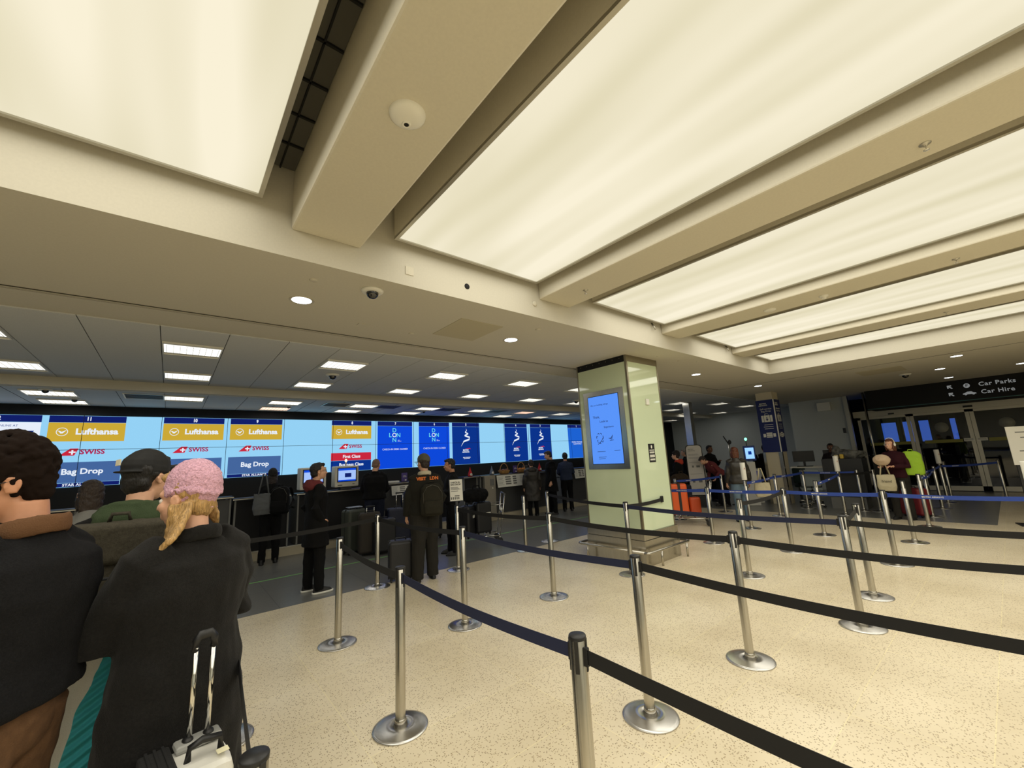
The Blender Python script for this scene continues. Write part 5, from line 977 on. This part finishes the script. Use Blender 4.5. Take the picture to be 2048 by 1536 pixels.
# ================================================================ FOREGROUND LUGGAGE
M_SHELL = mat('white_shell', (206, 204, 196), .35, noise_amt=.03)
t = thing('suitcase', 'white suitcase with a broad black strap and raised silver handle', 'suitcase', (.045, 1.915, 0), math.radians(8)); Hs = .785; t.scale = (.74, .74, 1)
b = nb(); box(b, -.27, .27, -.15, .15, .05, Hs, bev=.06); o = obj('shell', b, M_SHELL, t); md = o.modifiers.new('b', 'SUBSURF'); md.levels = 1; md.render_levels = 1
b = nb(); box(b, -.06, .055, -.155, .155, .05, Hs + .006, bev=.01); obj('luggage_strap', b, mat('black_elastic', (16, 16, 16), .9, bump=.3, bscale=60, stretch=(.2, 1, 1)), t)
b = nb(); [box(b, s - .006, s + .006, -.158, .158, .05, Hs + .010, bev=.002) for s in (-.03, .0, .03)]; obj('strap_rib', b, M_SOOT, t)
b = nb(); tube(b, [(.09, -.04, Hs - .01), (.095, -.04, Hs + .035), (.14, -.04, Hs + .045), (.21, -.04, Hs + .035), (.215, -.04, Hs - .01)], .016, 10, flat=(1, .7)); obj('carry_handle', b, M_BLACK, t)
b = nb(); box(b, .06, .24, .04, .13, Hs - .005, Hs + .02, bev=.012); obj('handle_housing', b, mat('grey_plastic', (150, 150, 146), .4), t)
for s in (.11, .19): b = nb(); ell(b, (s, .085, Hs + .02), (.022, .03, .012)); obj('socket', b, M_BLACK, t)
b = nb(); [tube(b, [(s, .085, Hs), (s, .085, Hs + .31)], .011, 14) for s in (.115, .185)]; obj('telescopic_handle', b, M_CHROME, t)
b = nb(); tube(b, [(.112, .085, Hs + .30), (.112, .085, Hs + .33), (.128, .085, Hs + .348), (.172, .085, Hs + .348), (.188, .085, Hs + .33), (.188, .085, Hs + .30)], .017, 12); obj('grip', b, M_BLACK, t)
b = nb(); 
for k in range(28):
    a, a2 = 2 * PI * k / 28, 2 * PI * (k + 1) / 28; prism(b, [(-.17 + .062 * math.cos(a), .09 * math.sin(a)), (-.17 + .062 * math.cos(a2), .09 * math.sin(a2)), (-.17 + .055 * math.cos(a2), .082 * math.sin(a2)), (-.17 + .055 * math.cos(a), .082 * math.sin(a))], Hs + .0005, Hs + .002, 'z')
for k in range(10):
    a = 2 * PI * k / 10; c_, s_ = math.cos(a), math.sin(a); prism(b, [(-.17 + .01 * c_ - .006 * s_, .01 * s_ + .006 * c_), (-.17 + .045 * c_ - .006 * s_, .062 * s_ + .006 * c_), (-.17 + .045 * c_ + .006 * s_, .062 * s_ - .006 * c_), (-.17 + .01 * c_ + .006 * s_, .01 * s_ - .006 * c_)], Hs + .0005, Hs + .002, 'z')
obj('leaf_emblem', b, M_SOOT, t)
b = nb(); box(b, .19, .235, -.1, -.06, Hs + .0005, Hs + .002); obj('sticker', b, mat('cream_sticker', (220, 214, 180), .6), t)
for sx in (-.2, .2):
    for sy in (-.1, .1): b = nb(); tube(b, [(sx - .012, sy, .028), (sx + .012, sy, .028)], .028, 14); box(b, sx - .02, sx + .02, sy - .014, sy + .014, .03, .07); obj('wheel', b, M_BLACK, t)
# quilted teal bag
def teal():
    m = bpy.data.materials.new('teal_quilt'); m.use_nodes = True; nt = m.node_tree; b = nt.nodes['Principled BSDF']; N = nt.nodes.new; L = nt.links.new
    b.inputs['Base Color'].default_value = lin((44, 158, 168)) + (1,); b.inputs['Roughness'].default_value = .7
    tc = N('ShaderNodeTexCoord'); mp = N('ShaderNodeMapping'); mp.inputs['Rotation'].default_value = (0, .6, 0); wv = N('ShaderNodeTexWave'); wv.inputs['Scale'].default_value = 9; wv.bands_direction = 'Z'; bp = N('ShaderNodeBump'); bp.inputs['Strength'].default_value = 1; bp.inputs['Distance'].default_value = .012
    L(tc.outputs['Object'], mp.inputs[0]); L(mp.outputs[0], wv.inputs[0]); L(wv.outputs['Fac'], bp.inputs['Height']); L(bp.outputs[0], b.inputs['Normal']); return m
t = thing('quilted_bag', 'teal quilted bag with a pale grey border between the brown trousers and the long coat', 'bag', (-.24, 2.50, 0), math.radians(-8))
b = nb(); loft(b, [(.03, 0, 0, .22, .08), (.3, 0, 0, .24, .1), (.9, 0.02, 0, .2, .08), (1.18, .04, 0, .14, .04)], 28, 3); o = obj('border', b, mat('pale_felt', (214, 212, 200), .9, bump=.3), t); remesh(o, .012, 1, .008, 8)
b = nb(); loft(b, [(.1, .10, -.055, .15, .06), (.4, .11, -.06, .15, .065), (.85, .13, -.045, .10, .05), (1.10, .13, -.02, .035, .03)], 28, 3); o = obj('quilted_panel', b, teal(), t); remesh(o, .01, 1, .003, 8)
b = nb(); tube(b, [(-.02, 0, 1.16), (.0, 0, 1.3), (.1, 0, 1.3), (.1, 0, 1.16)], .01, 8); obj('handle', b, M_SOOT, t)
# cap patch belongs to the backwards cap
